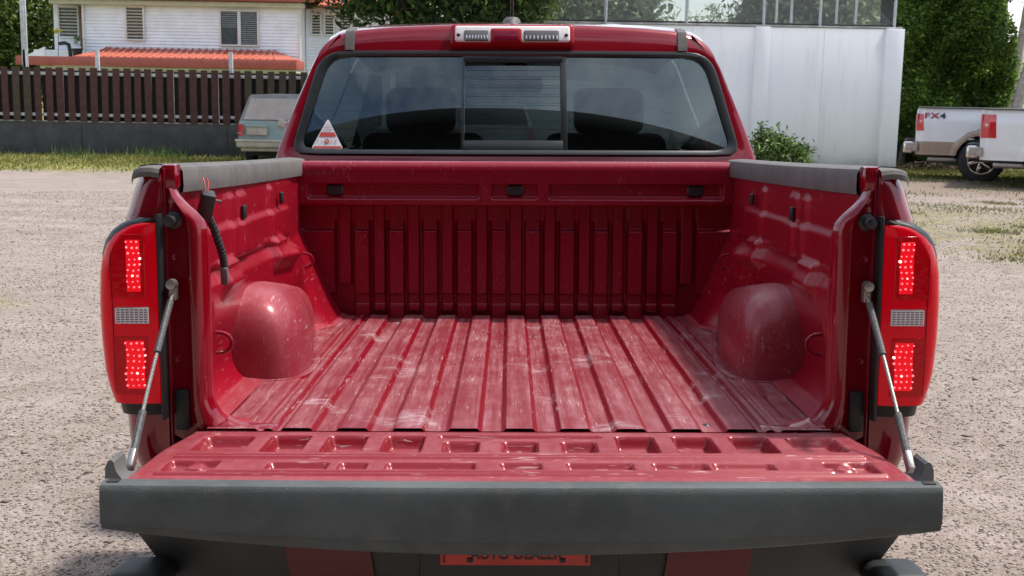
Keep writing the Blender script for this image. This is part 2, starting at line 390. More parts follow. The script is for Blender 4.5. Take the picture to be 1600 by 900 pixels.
for sg in (-1, 1):
    o = TP(MB().grid(np.stack([Wx * sg, Yg, Zg + .0115 * (1 - sst(Zg, 0, .02))], -1), flip=(sg < 0)), 'bed_side_panel', 'paint_wall', ang=50, fix=False); sidep.append(o)
    # wheelhouse: superellipsoid over the wheel
    a, b, c_, n = .206, .41, .226, 6.0
    u = np.linspace(-np.pi / 2, np.pi / 2, 60); v = np.linspace(0, np.pi / 2, 26)
    U, Vv = np.meshgrid(u, v); e = 2 / n
    pw = lambda q: np.sign(q) * np.abs(q) ** e
    ev = 2 / 3.6; pv = lambda q: np.sign(q) * np.abs(q) ** ev
    hx = pw(np.cos(U)) * pv(np.cos(Vv)); hy = pw(np.sin(U)) * pv(np.cos(Vv)) ** .55; hz = pv(np.sin(Vv))
    hx = hx * (1 - .10 * hz ** 2); yq = .89 + b * hy; hx = hx * (1 - .38 * sst(yq, .60, 1.30)); hz = hz * (1 - .30 * sst(yq, .58, 1.28))
    Pw = np.stack([sg * (.742 - a * hx), .89 + b * hy, .006 + c_ * hz], -1)
    wh = TP(MB().grid(Pw, flip=(sg > 0)), 'wheelhouse', 'paint_wh', ang=60, fix=False)
    # flange round the foot of the wheelhouse
    Pf = []
    for k_, dz in ((1.0, .004), (1.06, .0065), (1.12, .0055), (1.17, -.018)):
        uu = np.linspace(-np.pi / 2, np.pi / 2, 60)
        Pf.append(np.stack([sg * (.742 - (a + (k_ - 1) * .16) * pw(np.cos(uu)) * (1 - .38 * sst(.89 + b * pw(np.sin(uu)), .60, 1.30))), .89 + (b + (k_ - 1) * .16) * pw(np.sin(uu)), np.full(60, dz + .006)], -1))
    TP(MB().grid(np.array(Pf), flip=(sg < 0)), 'wheelhouse_flange', 'paint_floor', wh, fix=False)
    # grommets / plugs on the wall
    mb = MB()
    for y, z in ((.60, .415), (1.10, .425), (.96, .318)): mb.box((sg * (.694 if z < .4 else .689), y, z), (.010, .030, .035), bev=.004)
    TPS(mb, 'wall_plug', 'black', o)
    # tie-down rings
    for (y, z, nx) in ((.12, .165, .645), (1.36, .215, .672)):
        mb = MB(); pts = [(sg * (nx - .006 - .02 * math.sin(t) * .6), y - .012 + .03 * math.sin(t) * .0 + .0, z + .022 * math.cos(t)) for t in np.linspace(0, math.pi, 10)]
        pts = [(sg * (nx + .004), y, z + .022)] + [(sg * (nx - .004 - .026 * math.sin(t)), y, z + .022 * math.cos(t)) for t in np.linspace(0, math.pi, 10)] + [(sg * (nx + .004), y, z - .022)]
        mb.tube(pts, .0042, 8); TP(mb, 'tie_down_ring', 'paint_bulk', o)
    # jamb: rounded frame of the tailgate opening
    zin = np.concatenate([np.linspace(.500, fr_, 26), fr_ * (1 - np.cos(np.linspace(np.pi / 2, 0, 14)))[1:]])
    xin = np.where(zin > .40, .638 + .060 * sst(zin, .42, .500), .638) - np.where(zin < fr_, fr_ - np.sqrt(np.clip(fr_ ** 2 - (fr_ - zin) ** 2, 0, None)), 0)
    xin = np.append(xin, [.50]); zin = np.append(zin, [0.0])
    t = np.clip((fr_ * 1.2 - zin) / (fr_ * 1.2), 0, 1)
    xout = np.where(zin > .03, .716, .716 - (.716 - xin) * sst(.03 - zin, -.001, .03)); zout = zin - .05 * sst(fr_ - zin, 0, fr_)
    rows = []
    for f_, y in ((0, .030), (.03, .018), (.10, .008), (.20, .002), (.34, -.002), (.44, .004), (.52, .010), (1, .012)):
        rows.append(np.stack([sg * (xin + (xout - xin) * f_), np.full_like(xin, y), zin + .0115 * (zin < .02) + (zout - zin) * f_], -1))
    jamb = TP(MB().grid(np.array(rows), flip=(sg > 0)), 'tailgate_jamb', 'paint', ang=60, fix=False)
    mb = MB().box((sg * .708, .03, .522), (.030, .045, .050), bev=.006); TP(mb, 'jamb_cap', 'paint', jamb)
    mb = MB().box((sg * .7165, .02, .24), (.006, .03, .60), bev=.002); TP(mb, 'jamb_flange', 'paint_bulk', jamb)
    mb = MB().lathe([(-.0, .0), (0, .016), (.004, .018), (.008, .010), (.030, .009), (.034, .012), (.040, .011), (.042, 0)], (0, 0, 0), 'y', 16)
    for v in mb.V: v[:, 1] = -v[:, 1] + .010; v[:, 0] += sg * .700; v[:, 2] += .435
    TP(mb, 'rubber_stop', 'black', jamb)
    mb = MB().box((sg * .693, .006, .045), (.030, .012, .085), bev=.005); TP(mb, 'hinge_slot', 'black', jamb)
    mb = MB()
    for z in (.36, .15): mb.lathe([(0, 0), (-.004, .006), (0, .008)], (sg * .700, .010, z), 'y', 10)
    TPS(mb, 'screw', 'paint_bulk', jamb)

# ---- rail caps
for sg in (-1, 1):
    sec = [(.697, .476), (.692, .478), (.690, .490), (.691, .520), (.696, .529), (.708, .533), (.745, .536), (.775, .533), (.787, .526), (.790, .512), (.788, .508), (.770, .520), (.705, .520), (.700, .478)]
    yy = [.055, .06, .30, .70, 1.10, 1.50, 1.585, 1.59]
    P = np.zeros((len(yy), len(sec), 3))
    for i, y in enumerate(yy):
        fx = .008 * sst(y, .0, 1.5); dz = .012 * (1 - y / 1.5) - .003 * math.sin(y * 2)
        for j, (x, z) in enumerate(sec): P[i, j] = (sg * (x + fx), y, z + dz)
    mb = MB().grid(P, close_v=True); n = len(sec)
    cap = TP(mb, 'bed_rail_cap', 'capgrey', ang=40)
    mb = MB(); rows = []
    for y, s_, dz in ((-.012, .0, -.020), (-.014, .2, -.010), (-.010, .7, -.002), (.0, 1, .001), (.06, 1, .002)):
        rows.append([(sg * (.716 + .004), y, (.540 + dz)), (sg * .74, y, .543 + dz), (sg * .760, y + (0 if y > 0 else .006), .542 + dz), (sg * .776, y + (.0 if y > .01 else .014), .537 + dz), (sg * .784, y + (0 if y > .01 else .028), .525 + dz)])
    TP(mb.grid(np.array(rows)), 'rail_end_cap', 'capgrey', cap)

# ---- outer bed sides (quarter panels)
zz = np.array([.538, .53, .50, .453, .44, .40, .33, .26, .18, .10, .062, .03, -.02, -.05, -.09, -.115, -.14, -.17, -.21, -.26, -.31])
xo = np.array([.772, .776, .790, .806, .812, .818, .822, .825, .825, .824, .823, .823, .821, .815, .800, .780, .76, .755, .755, .75, .745])
yl = [0, .0, .001, .006, .018, .040, .075, .14, .25, .40, .5, .55, .6, .65, .7, .75, .8, .85, .9, .95, 1.0, 1.05, 1.1, 1.15, 1.2, 1.25, 1.3, 1.4, 1.5, 1.59]
AX, AZ, AR = .90, -.455, .43
quarter = []
zf = np.concatenate([np.interp(np.linspace(0, len(zz) - 1, 70), np.arange(len(zz)), zz)]); xf = np.interp(-zf, -zz, xo)
for sg in (-1, 1):
    P = np.zeros((len(zf), len(yl) + 3, 3))
    for i, (z, x0) in enumerate(zip(zf, xf)):
        xi = .7205; r_ = .055
        xq = [xi, xi + .3 * (x0 - r_ - xi), x0 - r_] + [None] * 0
        row = [(xi, .002, z), (xi + .5 * (x0 - r_ - xi), 0, z), (x0 - r_, .0015, z)]
        for k in range(1, 6):
            a = k / 5 * math.pi / 2; row.append((x0 - r_ + r_ * math.sin(a), .001 + r_ * 1.3 * (1 - math.cos(a)), z))
        for y in yl[7:]:
            f = sst(y, .1, .9); wide = .885 - .05 * sst(z, .15, .5) - .05 * sst(-z, .0, .35)
            row.append((x0 + (wide - x0) * f, y, z))
        # resample count
        while len(row) < P.shape[1]: row.append(row[-1])
        P[i] = [(sg * a, b, c - .024 * max(0, b) / 1.5 * float(sst(c, .40, .53))) for a, b, c in row[:P.shape[1]]]
    nn = 8 + len(yl[7:]); P = P[:, :nn]
    mb = MB(); n, m = P.shape[:2]; F = []
    # push vertices near the arch edge onto it, drop faces inside
    dy = P[:, :, 1] - AX; dz = P[:, :, 2] - AZ; rr = np.hypot(dy, dz)
    near = (rr < AR) & (rr > AR - .045); P[:, :, 1] = np.where(near, AX + dy / rr * AR, P[:, :, 1]); P[:, :, 2] = np.where(near, AZ + dz / rr * AR, P[:, :, 2])
    rr = np.where(near, AR, rr)
    for i in range(n - 1):
        for j in range(m - 1):
            q = [(i, j), (i, j + 1), (i + 1, j + 1), (i + 1, j)]
            if min(rr[a] for a in q) < AR - .001: continue
            F.append([a * m + b for a, b in q])
    mb.add(P.reshape(-1, 3), F)
    qp = TP(mb, 'quarter_panel', 'paint', ang=40); quarter.append(qp)
    arc = [(sg * (.872 - .01 * math.cos(t)), AX + AR * math.cos(t), AZ + AR * math.sin(t)) for t in np.linspace(.25, math.pi - .15, 30)]
    TP(MB().tube(arc, .022, 8), 'wheel_arch_flare', 'paint', qp)
    mb = MB()   # inner wheel well
    rows = []
    for x in (.86, .50):
        rows.append([(sg * x, AX + (AR + .005) * math.cos(t), AZ + (AR + .005) * math.sin(t)) for t in np.linspace(0.0, math.pi, 30)])
    TP(mb.grid(np.array(rows)), 'wheel_well', 'black', qp)

# ---- tail lights
def light_outline(z):   # outer half width of the lens at height z
    zs_ = [.030, .062, .09, .13, .20, .27, .33, .365, .39, .408, .420, .428, .433]
    xs_ = [.822, .828, .838, .847, .852, .853, .850, .844, .835, .822, .806, .790, .765]
    return float(np.interp(z, zs_, xs_))
LXI = .7272
def light_row(z, y0=-.030, inset=0, back=.16):
    xo_ = light_outline(z) - inset; r_ = min(.035, (xo_ - LXI) * .8); row = [(LXI, .005), (LXI, y0)]
    for f in (.2, .4, .6, .8): row.append((LXI + f * (xo_ - r_ - LXI), y0 - .005 * math.sin(f * 2.6)))
    row.append((xo_ - r_, y0 - .0025))
    for k in range(1, 9):
        a = k / 8 * math.pi / 2; row.append((xo_ - r_ + r_ * math.sin(a), y0 - .0025 + r_ * 1.25 * (1 - math.cos(a))))
    return row + [(xo_ + .004, .06), (xo_ + .004, back)]
def light_sheet(sg, zl, y0=-.030, inset=0): return np.array([[(sg * a, b, z) for a, b in light_row(z, y0, inset)] for z in zl])
def on_lens(sg, s0, s1, zl, h, ns=14, s1f=None, edge=.003):
    """patch of the lens surface between arc lengths s0..s1, standing h proud with sunk edges"""
    rows = []; n = len(zl)
    for i, z in enumerate(zl):
        P = np.array(light_row(z)[1:]); L = np.concatenate([[0], np.cumsum(np.hypot(*np.diff(P, axis=0).T))]); e = s1f(z) if s1f else s1; row = []
        for j, q in enumerate(np.linspace(0, 1, ns)):
            s_ = s0 + (e - s0) * q; x, y = np.interp(s_, L, P[:, 0]), np.interp(s_, L, P[:, 1]); x2, y2 = np.interp(s_ + .002, L, P[:, 0]), np.interp(s_ + .002, L, P[:, 1])
            nx, ny = (y2 - y), -(x2 - x); l_ = math.hypot(nx, ny) or 1; hh = -.003 if (i in (0, n - 1) or j in (0, ns - 1)) else h
            row.append((sg * (x + nx / l_ * hh), y + ny / l_ * hh, z))
        rows.append(row)
    return MB().grid(np.array(rows))
for sg in (-1, 1):
    zl = np.concatenate([np.linspace(.066, .38, 20), np.linspace(.385, .432, 14)])
    tl = TP(MB().grid(light_sheet(sg, zl)), 'tail_light', 'lens_red', label='lit red tail light on the %s of the truck bed' % ('left' if sg < 0 else 'right'))
    TP(MB().box((sg * .7222, -.012, .240), (.0085, .035, .418), bev=.003), 'light_housing', 'black', tl)
    TP(MB().grid(light_sheet(sg, np.linspace(.040, .0655, 4), -.016, .004)), 'light_foot', 'black', tl)
    rows = []
    for z in np.linspace(.345, .442, 24):
        rows.append([(sg * (a + .003 * float(sst(z, .345, .37))), b, z) for a, b in light_row(z - .007 * float(sst(z, .345, .40)), -.023)])
    TP(MB().grid(np.array(rows)), 'light_brow', 'black', tl)
    top = lambda z: .098 - .030 * (float(sst(z, .355, .412)) ** 1.5)
    zz2 = np.concatenate([[.280, .283], np.linspace(.287, .405, 16), [.409, .412]])
    TP(on_lens(sg, .018, 0, zz2, .0012, 16, top), 'lamp_chamber', 'lens_deep', tl)
    zz3 = np.concatenate([[.082, .085], np.linspace(.09, .20, 12), [.204, .207]])
    TP(on_lens(sg, .016, .094, zz3, .0012, 16), 'lamp_chamber', 'lens_deep', tl)
    TP(on_lens(sg, .027, .062, np.concatenate([[.292, .295], np.linspace(.30, .395, 8), [.398, .401]]), .0022, 8), 'lit_reflector', 'glow', tl)
    TP(on_lens(sg, .023, .070, np.concatenate([[.095, .098], np.linspace(.10, .192, 8), [.195, .198]]), .0022, 8), 'lit_reflector', 'glow', tl)
    TP(on_lens(sg, .088, .0915, np.linspace(.075, .385, 24), .0016, 4), 'lens_seam', 'lens_dark', tl)
    mb = MB(); hot = MB()
    for (cols, z0, z1, nr) in (((.760, .770, .781), .304, .394, 9), ((.756, .767, .778, .790), .104, .190, 8)):
        for c in cols:
            for r_ in range(nr):
                z = z0 + (z1 - z0) * r_ / (nr - 1) + rng.normal(0, .0006); d = hot if (r_ == nr // 2 + 1 and c == cols[0]) or (r_ == 2 and c == cols[1]) else mb
                s_ = (.0013 + rng.random() * .0012) * (1.25 if d is hot else .95)
                d.lathe([(-.0400, 0), (-.0395, s_ * .7), (-.0385, s_), (-.034, s_)], (sg * (c + .003 * math.sin(r_)), 0, z), 'y', 8)
    TP(mb, 'led_array', 'led', tl, kind='stuff'); TPS(hot, 'bright_led', 'ledhot', tl)
    rv = TP(on_lens(sg, .012, .086, np.concatenate([[.2285, .2305], np.linspace(.233, .260, 5), [.2625, .2645]]), .0025, 10), 'reverse_lamp', 'reverse', tl)
    mb = MB()
    for k in range(7): mb.box((sg * .776, -.0385, .232 + k * .0048), (.066, .002, .0022))
    for k in range(8): mb.box((sg * (.744 + k * .0092), -.0388, .2465), (.002, .002, .030))
    TP(mb, 'lens_ridge', 'lens_clear', rv, kind='stuff')

# ---- tailgate (lowered)
GY0, GY1 = -.0165, -.432
xs = np.linspace(-.70, .70, 420); ts = np.linspace(0, 1, 130); X, T = np.meshgrid(xs, ts)
half = .672 + .018 * sst(T, 0, .5); Xg = X / .70 * half
Yg = GY0 + (GY1 - GY0) * T; Zb = .003 + .015 * T
def pocket(a, b, c, d, s1=.012, s2=.014):
    return sst(Xg, a, a + s1) * (1 - sst(Xg, b - s1, b)) * sst(-Yg, -c, -c + s2) * (1 - sst(-Yg, -d - s2, -d))
H = np.zeros_like(Xg)
for k in range(-4, 5):
    w = .041; y0, y1, dp = -.050, -.205, .027
    if abs(k) <= 1: y0, w, dp = -.100, .037, .022
    H -= dp * pocket(k * RS - w, k * RS + w, y0, y1, .014, .020)
H -= .011 * pocket(-.165, .165, -.045, -.082, .010, .012)
for a in (-1, 1):
    H -= .022 * pocket(*(sorted((a * .525, a * .632))), -.060, -.195, .02, .02)
    H -= .012 * pocket(*(sorted((a * .46, a * .345))), -.280, -.345, .012, .014)
    H -= .014 * pocket(*(sorted((a * .545, a * .64))), -.270, -.372, .010, .012)
    for yy_ in (-.29, -.345): H += .006 * (1 - sst(np.hypot((Xg - a * .590) / 1.3, Yg - yy_), .010, .017))
for a, b in ((-.245, -.080), (-.040, .040), (.080, .205), (.235, .340), (-.330, -.275)):
    H -= .013 * pocket(a, b, -.280, -.345, .010, .014)
for yy_, w_ in ((-.238, .006), (-.258, .004), (-.365, .005), (-.385, .004)):
    H += .006 * (1 - sst(np.abs(Yg - yy_), w_ * .5, w_ * 1.6)) * (np.abs(Xg) < .64)
H += .003 - .02 * (1 - sst(T, 0, .012)) ; H -= .012 * sst(np.abs(X), .685, .70)
mb = MB().grid(np.stack([Xg, Yg, Zb + H], -1), flip=True)
gate = TP(mb, 'tailgate', 'paint_gate', ang=60, fix=False, label='lowered red tailgate with embossed inner panel and scratches')
bmb = MB()   # underside / outer skin
rows = []
for y, z in ((GY0, -.008), (GY0, -.035), (-.22, -.045), (GY1 + .006, -.040), (GY1 + .006, .0)):
    rows.append([(x, y, z + (.0 if z > -.01 else -.014 * (1 - (x / .7) ** 2))) for x in np.linspace(-.688, .688, 30)])
bmb.grid(np.array(rows)); TP(bmb, 'outer_skin', 'paint', gate)
xs = np.linspace(-.708, .708, 60); rows = []
bow = lambda x: -.056 - .041 * (1 - (x / .708) ** 2)
for j in range(15):
    r_ = []
    for x in xs:
        b = bow(x); cy = -.010 * (1 - (x / .708) ** 2)
        pr = [(-.418, .014), (-.420, .0225), (-.425, .0245), (-.448, .0235), (-.4535, .0215), (-.4565, .017), (-.4580, .010), (-.4595, .30 * b), (-.4600, .70 * b), (-.4598, .735 * b), (-.4578, .75 * b), (-.4565, .77 * b), (-.4535, .96 * b), (-.449, b), (-.415, b + .004)][j]
        r_.append((x, pr[0] + cy, pr[1]))
    rows.append(r_)
A = np.array(rows)
for e in (0, -1):   # pull in the ends for rounded corners
    pass
mb = MB().grid(A); nC = len(xs)
for e in (0, nC - 1): mb.F.append(tuple(j * nC + e for j in range(15)))
trim = TP(mb, 'tailgate_edge_trim', 'charcoal', gate, ang=25)
mb = MB()
for x in (-.69, .69): mb.box((x, -.437, .0245), (.020, .018, .002))
TPS(mb, 'trim_clip', 'black', trim)

# ---- tailgate cables
for sg in (-1, 1):
    A0 = Vector((sg * .700, -.012, .292)); B0 = Vector((sg * .700, -.315, .016)); d = B0 - A0
    sagv = Vector((sg * .004, 0, -.006)); pt = lambda t: A0 + d * t + sagv * math.sin(math.pi * t)
    mb = MB().tube([pt(t) for t in np.linspace(.0, 1, 14)], .0036, 8)
    cb = TP(mb, 'tailgate_cable', 'cable')
    mb = MB().tube([pt(t) for t in np.linspace(.06, .36, 6)], .0068, 10); mb.tube([pt(t) for t in np.linspace(.70, .93, 6)], .0072, 10)
    TPS(mb, 'cable_sleeve', 'sleeve', cb)
    mb = MB().box(A0 + Vector((0, .004, .002)), (.016, .022, .040), bev=.004); mb.lathe([(-.02, 0), (-.018, .010), (0, .011), (.01, .008)], A0 + Vector((0, 0, .016)), 'y', 12)
    TP(mb, 'cable_end', 'steel', cb)
    TP(MB().box(pt(.965), (.013, .040, .020), rot=d.to_track_quat('Y', 'Z').to_matrix(), bev=.004), 'cable_end', 'steel', cb)

# ---- wire plug hanging on the left inner wall
mb = MB().box((-.672, .16, .455), (.030, .045, .062), rot=Euler((.25, .2, .35)).to_matrix(), bev=.005)
pl = TP(mb, 'wiring_plug', 'black', label='black trailer wiring plug and cord hanging on the left bed wall')
pts = [(-.668, .165, .43), (-.661, .178, .405), (-.655, .190, .375), (-.650, .200, .350), (-.648, .205, .330), (-.648, .210, .315)]
mb = MB(); fine = []
for a, b in zip(pts[:-1], pts[1:]):
    for i in range(9): fine.append(Vector(a).lerp(Vector(b), i / 9))
mb.tube(fine, [.0092 if i % 3 else .0078 for i in range(len(fine))], 10); TP(mb, 'corrugated_cord', 'rubber', pl)
mb = MB().box((-.649, .213, .300), (.016, .022, .042), rot=Euler((.3, 0, .1)).to_matrix(), bev=.004); mb.tube([(-.668, .17, .47), (-.655, .22, .462), (-.668, .27, .455)], .003, 6)
TPS(mb, 'cord_clip', 'capgrey', pl)
mb = MB().tube([(-.672, .16, .485), (-.676, .165, .505), (-.680, .17, .515)], .0018, 6); mb.tube([(-.668, .16, .485), (-.668, .168, .505), (-.672, .17, .515)], .0018, 6)
TPS(mb, 'red_wire', 'sticker_red', pl)

# ---- cab
def cab_y(z): return 1.715 + .36 * (z - .524)
def rrect(pts, r, seg=6):
    out = []; n = len(pts)
    for i in range(n):
        p0, p1, p2 = Vector(pts[i - 1]), Vector(pts[i]), Vector(pts[(i + 1) % n]); rr = r[i] if hasattr(r, '__len__') else r
        a = (p0 - p1).normalized(); b = (p2 - p1).normalized()
        for k in range(seg + 1):
            t = k / seg; q0 = p1 + a * rr; q2 = p1 + b * rr; out.append(((1 - t) ** 2 * q0 + 2 * t * (1 - t) * p1 + t * t * q2)[:])
    return out
def resample(pts, n, start_ang=None):
    P = np.array(pts); P = np.vstack([P, P[:1]]); c = P[:-1].mean(0)
    # by angle about the centre, scaled to squash
    out = []
    for t in np.linspace(0, 2 * np.pi, n, endpoint=False):
        d = np.array([np.cos(t) * 1.9, np.sin(t)]); best = None
        for i in range(len(P) - 1):
            a, b = P[i] - CW, P[i + 1] - CW; e = b - a; den = d[0] * e[1] - d[1] * e[0]
            if abs(den) < 1e-12: continue
            s_ = (a[0] * e[1] - a[1] * e[0]) / den; u_ = (a[0] * d[1] - a[1] * d[0]) / den
            if s_ > 0 and -1e-6 <= u_ <= 1 + 1e-6 and (best is None or s_ < best): best = s_
        out.append(CW + d * best)
    return np.array(out)
CW = np.array([0.0, .728])
outl = [(-.845, .495), (-.843, .524), (-.815, .61), (-.776, .72), (-.735, .82), (-.705, .893), (-.688, .924), (-.662, .950), (-.630, .968), (-.585, .980), (-.45, .992), (-.25, 1.000), (0, 1.003), (.25, 1.000), (.45, .992), (.585, .980), (.630, .968), (.662, .950), (.688, .924), (.705, .893), (.735, .82), (.776, .72), (.815, .61), (.843, .524), (.845, .495)]
wout = rrect([(-.785, .543), (-.690, .905), (.690, .905), (.785, .543)], [.055, .085, .085, .055], 8)
win_ = rrect([(-.750, .560), (-.657, .885), (.657, .885), (.750, .560)], [.045, .07, .07, .045], 8)
NR = 160
Ro, Rw, Ri = resample(outl, NR), resample(wout, NR), resample(win_, NR)
def lean(P2, dy=0): return np.stack([P2[:, 0], np.array([cab_y(z) for z in P2[:, 1]]) + dy + .10 * np.abs(P2[:, 0]) ** 2.2, P2[:, 1]], -1)
mid = Ro * .80 + Rw * .20
rows = [lean(Ro, .035), lean(Ro * .985 + Rw * .015, .018), lean(Ro * .95 + Rw * .05, .004), lean(mid, -.003), lean(Ro * .4 + Rw * .6, -.003), lean(Rw, 0), lean(Rw, .012)]
# extrude the outline forward for roof and pillars
def fwd(y, sx, zf): 
    Q = lean(Ro, .035); k = np.clip((Q[:, 2] - .5) / .5, 0, 1); Q[:, 0] *= sx; Q[:, 1] = y; Q[:, 2] = .5 + (Q[:, 2] - .5) * zf; return Q
topm = Ro[:, 1] > .52
body = [rows[0]]
back = lean(Ro, .035); b2 = back.copy(); b2[:, 1] += .10; b2[:, 0] *= .992; b3 = back.copy(); b3[:, 1] += .26; b3[:, 0] *= .978
mb = MB().grid(np.array([b3, b2] + rows), close_v=True)
roof_rows = []
sel = [i for i in range(NR) if Ro[i, 1] > .935]
sel.sort(key=lambda i: Ro[i, 0])
R0 = lean(Ro, .035)[sel]
for y, zf, sx in ((None, 1, 1), (2.05, 1.035, 1.005), (2.35, 1.06, 1.01), (2.75, 1.065, 1.0), (3.0, 1.05, .99), (3.15, 1.02, .98), (3.2, .99, .975)):
    Q = R0.copy()
    if y: Q[:, 1] = y - .12 * np.abs(Q[:, 0]) ** 2; Q[:, 2] = .5 + (Q[:, 2] - .5) * zf; Q[:, 0] *= sx
    roof_rows.append(Q)
mb.grid(np.array(roof_rows))
cabo = TP(mb, 'cab', 'paint', ang=40)
# pillars, doors and side glass
for sg in (-1, 1):
    def prof_x(z): return float(np.interp(z, [-.45, -.2, .1, .4, .524, .72, .82, .893, .95, .99], [.82, .855, .88, .865, .828, .745, .704, .675, .640, .59]))
    mb = MB(); rows = []
    for z in np.linspace(-.40, .56, 20):
        rows.append([(sg * (prof_x(z) + .0 * y), y, z) for y in np.linspace(1.90, 3.75, 18)])
    side = TP(mb.grid(np.array(rows)), 'door_panel', 'paint')
    for y in (2.60,):
        TP(MB().box((sg * .898, y, .07), (.006, .006, .85)), 'door_gap', 'black', side)
    for y in (1.95, 3.0 - .2): TP(MB().box((sg * .905, y, .40), (.03, .16, .03), bev=.01), 'door_handle', 'paint', side)
    pil = MB()
    for (ya, yb, wa, wb) in ((1.90, 1.95, .14, .10), (2.62, 2.60, .07, .06), (3.60, 3.17, .06, .05)):
        r2 = []
        for z in np.linspace(.54, .965, 10):
            f = (z - .54) / .425; y = ya + (yb - ya) * f; w = wa + (wb - wa) * f
            r2.append([(sg * (prof_x(z) + .003), y - w / 2, z), (sg * (prof_x(z) + .004), y, z), (sg * (prof_x(z) + .003), y + w / 2, z)])
        pil.grid(np.array(r2))
    TPS(pil, 'cab_pillar', 'paint', cabo)
    for (y0, y1, t0, t1) in ((1.86, 2.58, 1.95, 2.56), (2.64, 3.56, 2.63, 3.15)):
        r2 = []
        for z in np.linspace(.55, .955, 8):
            f = (z - .55) / .405; a, b = y0 + (t0 - y0) * f, y1 + (t1 - y1) * f
            r2.append([(sg * (prof_x(z) - .008), a + (b - a) * k / 6, z) for k in range(7)])
        TP(MB().grid(np.array(r2)), 'side_window', 'tint_side', cabo)
    # roof strips
    st = [i for i in sel if .565 < abs(Ro[i, 0]) < .62 and Ro[i, 0] * sg > 0]
    pts = []
    for q in (lean(np.array([[sg * .587, .905]]), -.006)[0], lean(np.array([[sg * .587, .945]]), -.008)[0], lean(np.array([[sg * .587, .972]]), -.003)[0], lean(np.array([[sg * .587, .983]]), .025)[0]): pts.append(q)
    for y, zf in ((2.05, 1.035), (2.35, 1.06), (2.75, 1.065), (3.0, 1.05)): pts.append(np.array([sg * .590, y, .5 + .482 * zf]))
    mb = MB(); r2 = []
    for p in pts: r2.append([p + np.array([-.017, 0, -.002]), p + np.array([-.015, -.003 if p[1] < 1.95 else 0, .003]), p + np.array([.015, -.003 if p[1] < 1.95 else 0, .003]), p + np.array([.017, 0, -.002])])
    TP(mb.grid(np.array(r2)), 'roof_strip', 'weather_strip', cabo)
# cab rear lower panel
rows = []
for y, z in ((1.71, .40), (1.71, .50), (1.708, .513)): rows.append([(x, y + .10 * abs(x) ** 2.2 - (.0), z) for x in np.linspace(-.845, .845, 40)])
TP(MB().grid(np.array(rows), flip=True), 'cab_back_panel', 'paint', cabo)
# rear window: seal, painted border, three panes
rows = [lean(Rw * 1.0, -.004), lean(Rw * .85 + Ri * .15, -.010), lean(Rw * .45 + Ri * .55, -.010), lean(Ri, -.004), lean(Ri, .006)]
rw = TP(MB().grid(np.array(rows), close_v=True), 'rear_window', 'frit', cabo)
def pane(name, x0, x1, dy, z0=.545, z1=.90, mat='tint'):
    ring = [p for p in Ri]
    nx, nz_ = 40, 16; r2 = []
    for z in np.linspace(z0, z1, nz_):
        r3 = []
        for x in np.linspace(x0, x1, nx):
            w = np.interp(z, [.545, .56, .88, .90], [.755, .762, .678, .66]); xx = np.clip(x, -w, w)
            r3.append((xx, cab_y(z) + dy + .10 * abs(xx) ** 2.2, z))
        r2.append(r3)
    return TP(MB().grid(np.array(r2), flip=True), name, mat, cabo, fix=False)
pane('glass_pane', -.77, -.186, .002); pane('glass_pane', .166, .77, .002); pane('sliding_pane', -.178, .156, .018, .585, .868, 'clear' if False else M['tint'])
mb = MB()
def wb(x, z, w, h, dy=.004): 
    mb.box((x, cab_y(z) + dy + .10 * abs(x) ** 2.2, z), (w, .012, h), rot=Euler((-.345, 0, 0)).to_matrix(), bev=.002)
wb(-.184, .72, .010, .35); wb(.166, .72, .022, .35); wb(-.01, .879, .345, .032); wb(-.01, .570, .345, .045)
TP(mb, 'sliding_frame', 'frit', cabo)
mb = MB()
for z in np.linspace(.60, .875, 10):
    for a, b in ((-.70, -.19), (-.175, .152), (.18, .70)):
        w = np.interp(z, [.545, .90], [.74, .65]); a_, b_ = max(a, -w), min(b, w)
        mb.tube([(x, cab_y(z) + .006 + .10 * abs(x) ** 2.2, z) for x in np.linspace(a_, b_, 6)], .0007, 4)
TPS(mb, 'defroster_line', 'black', cabo)
# sticker on the window
def wpt(x, z, d=-.0015): return (x, cab_y(z) + d + .10 * abs(x) ** 2.2, z)
tri = rrect([(-.712, .561), (-.6555, .668), (-.597, .561)], .012, 5)
stk = TP(MB().add([wpt(x, z) for x, z in tri] , [tuple(range(len(tri)))]), 'window_sticker', 'sticker_white', cabo, fix=False, label='white and red triangular sticker in the lower left corner of the rear window')
def trap(z0, z1, m=.004):
    f = lambda z: (-.712 + m + (z - .561) / .107 * .0565, -.597 - m - (z - .561) / .107 * .0585)
    a, b = f(z0), f(z1); return [wpt(a[0], z0, -.0027), wpt(a[1], z0, -.0027), wpt(b[1], z1, -.0027), wpt(b[0], z1, -.0027)]
mb = MB().add(trap(.604, .619, .003), [(0, 1, 2, 3)]).add(trap(.5635, .571, .004), [(0, 1, 2, 3)])
mb.add([wpt(-.6565 + .0085 * math.cos(t), .588 + .0085 * math.sin(t), -.0027) for t in np.linspace(0, 2 * math.pi, 18, endpoint=False)], [tuple(range(18))])
TP(mb, 'sticker_band', 'sticker_red', stk, fix=False)
def stext(s, x, z, size, mat, d=-.0034, bold=0):
    p = Vector(wpt(x, z, d)) - Vector(TB); mt = Matrix.Translation(p) @ Matrix.Rotation(math.pi / 2 - .345, 4, 'X')
    return text_mesh('sticker_text', s, size, M[mat], stk, mt, .0002, bold)
for s, x in (('P', -.689), ('U', -.673), ('S', -.640), ('E', -.625)): stext(s, x, .583, .012, 'sticker_ink', bold=.0003)
stext('L', -.6565, .583, .0115, 'sticker_white', -.0038, .0004)
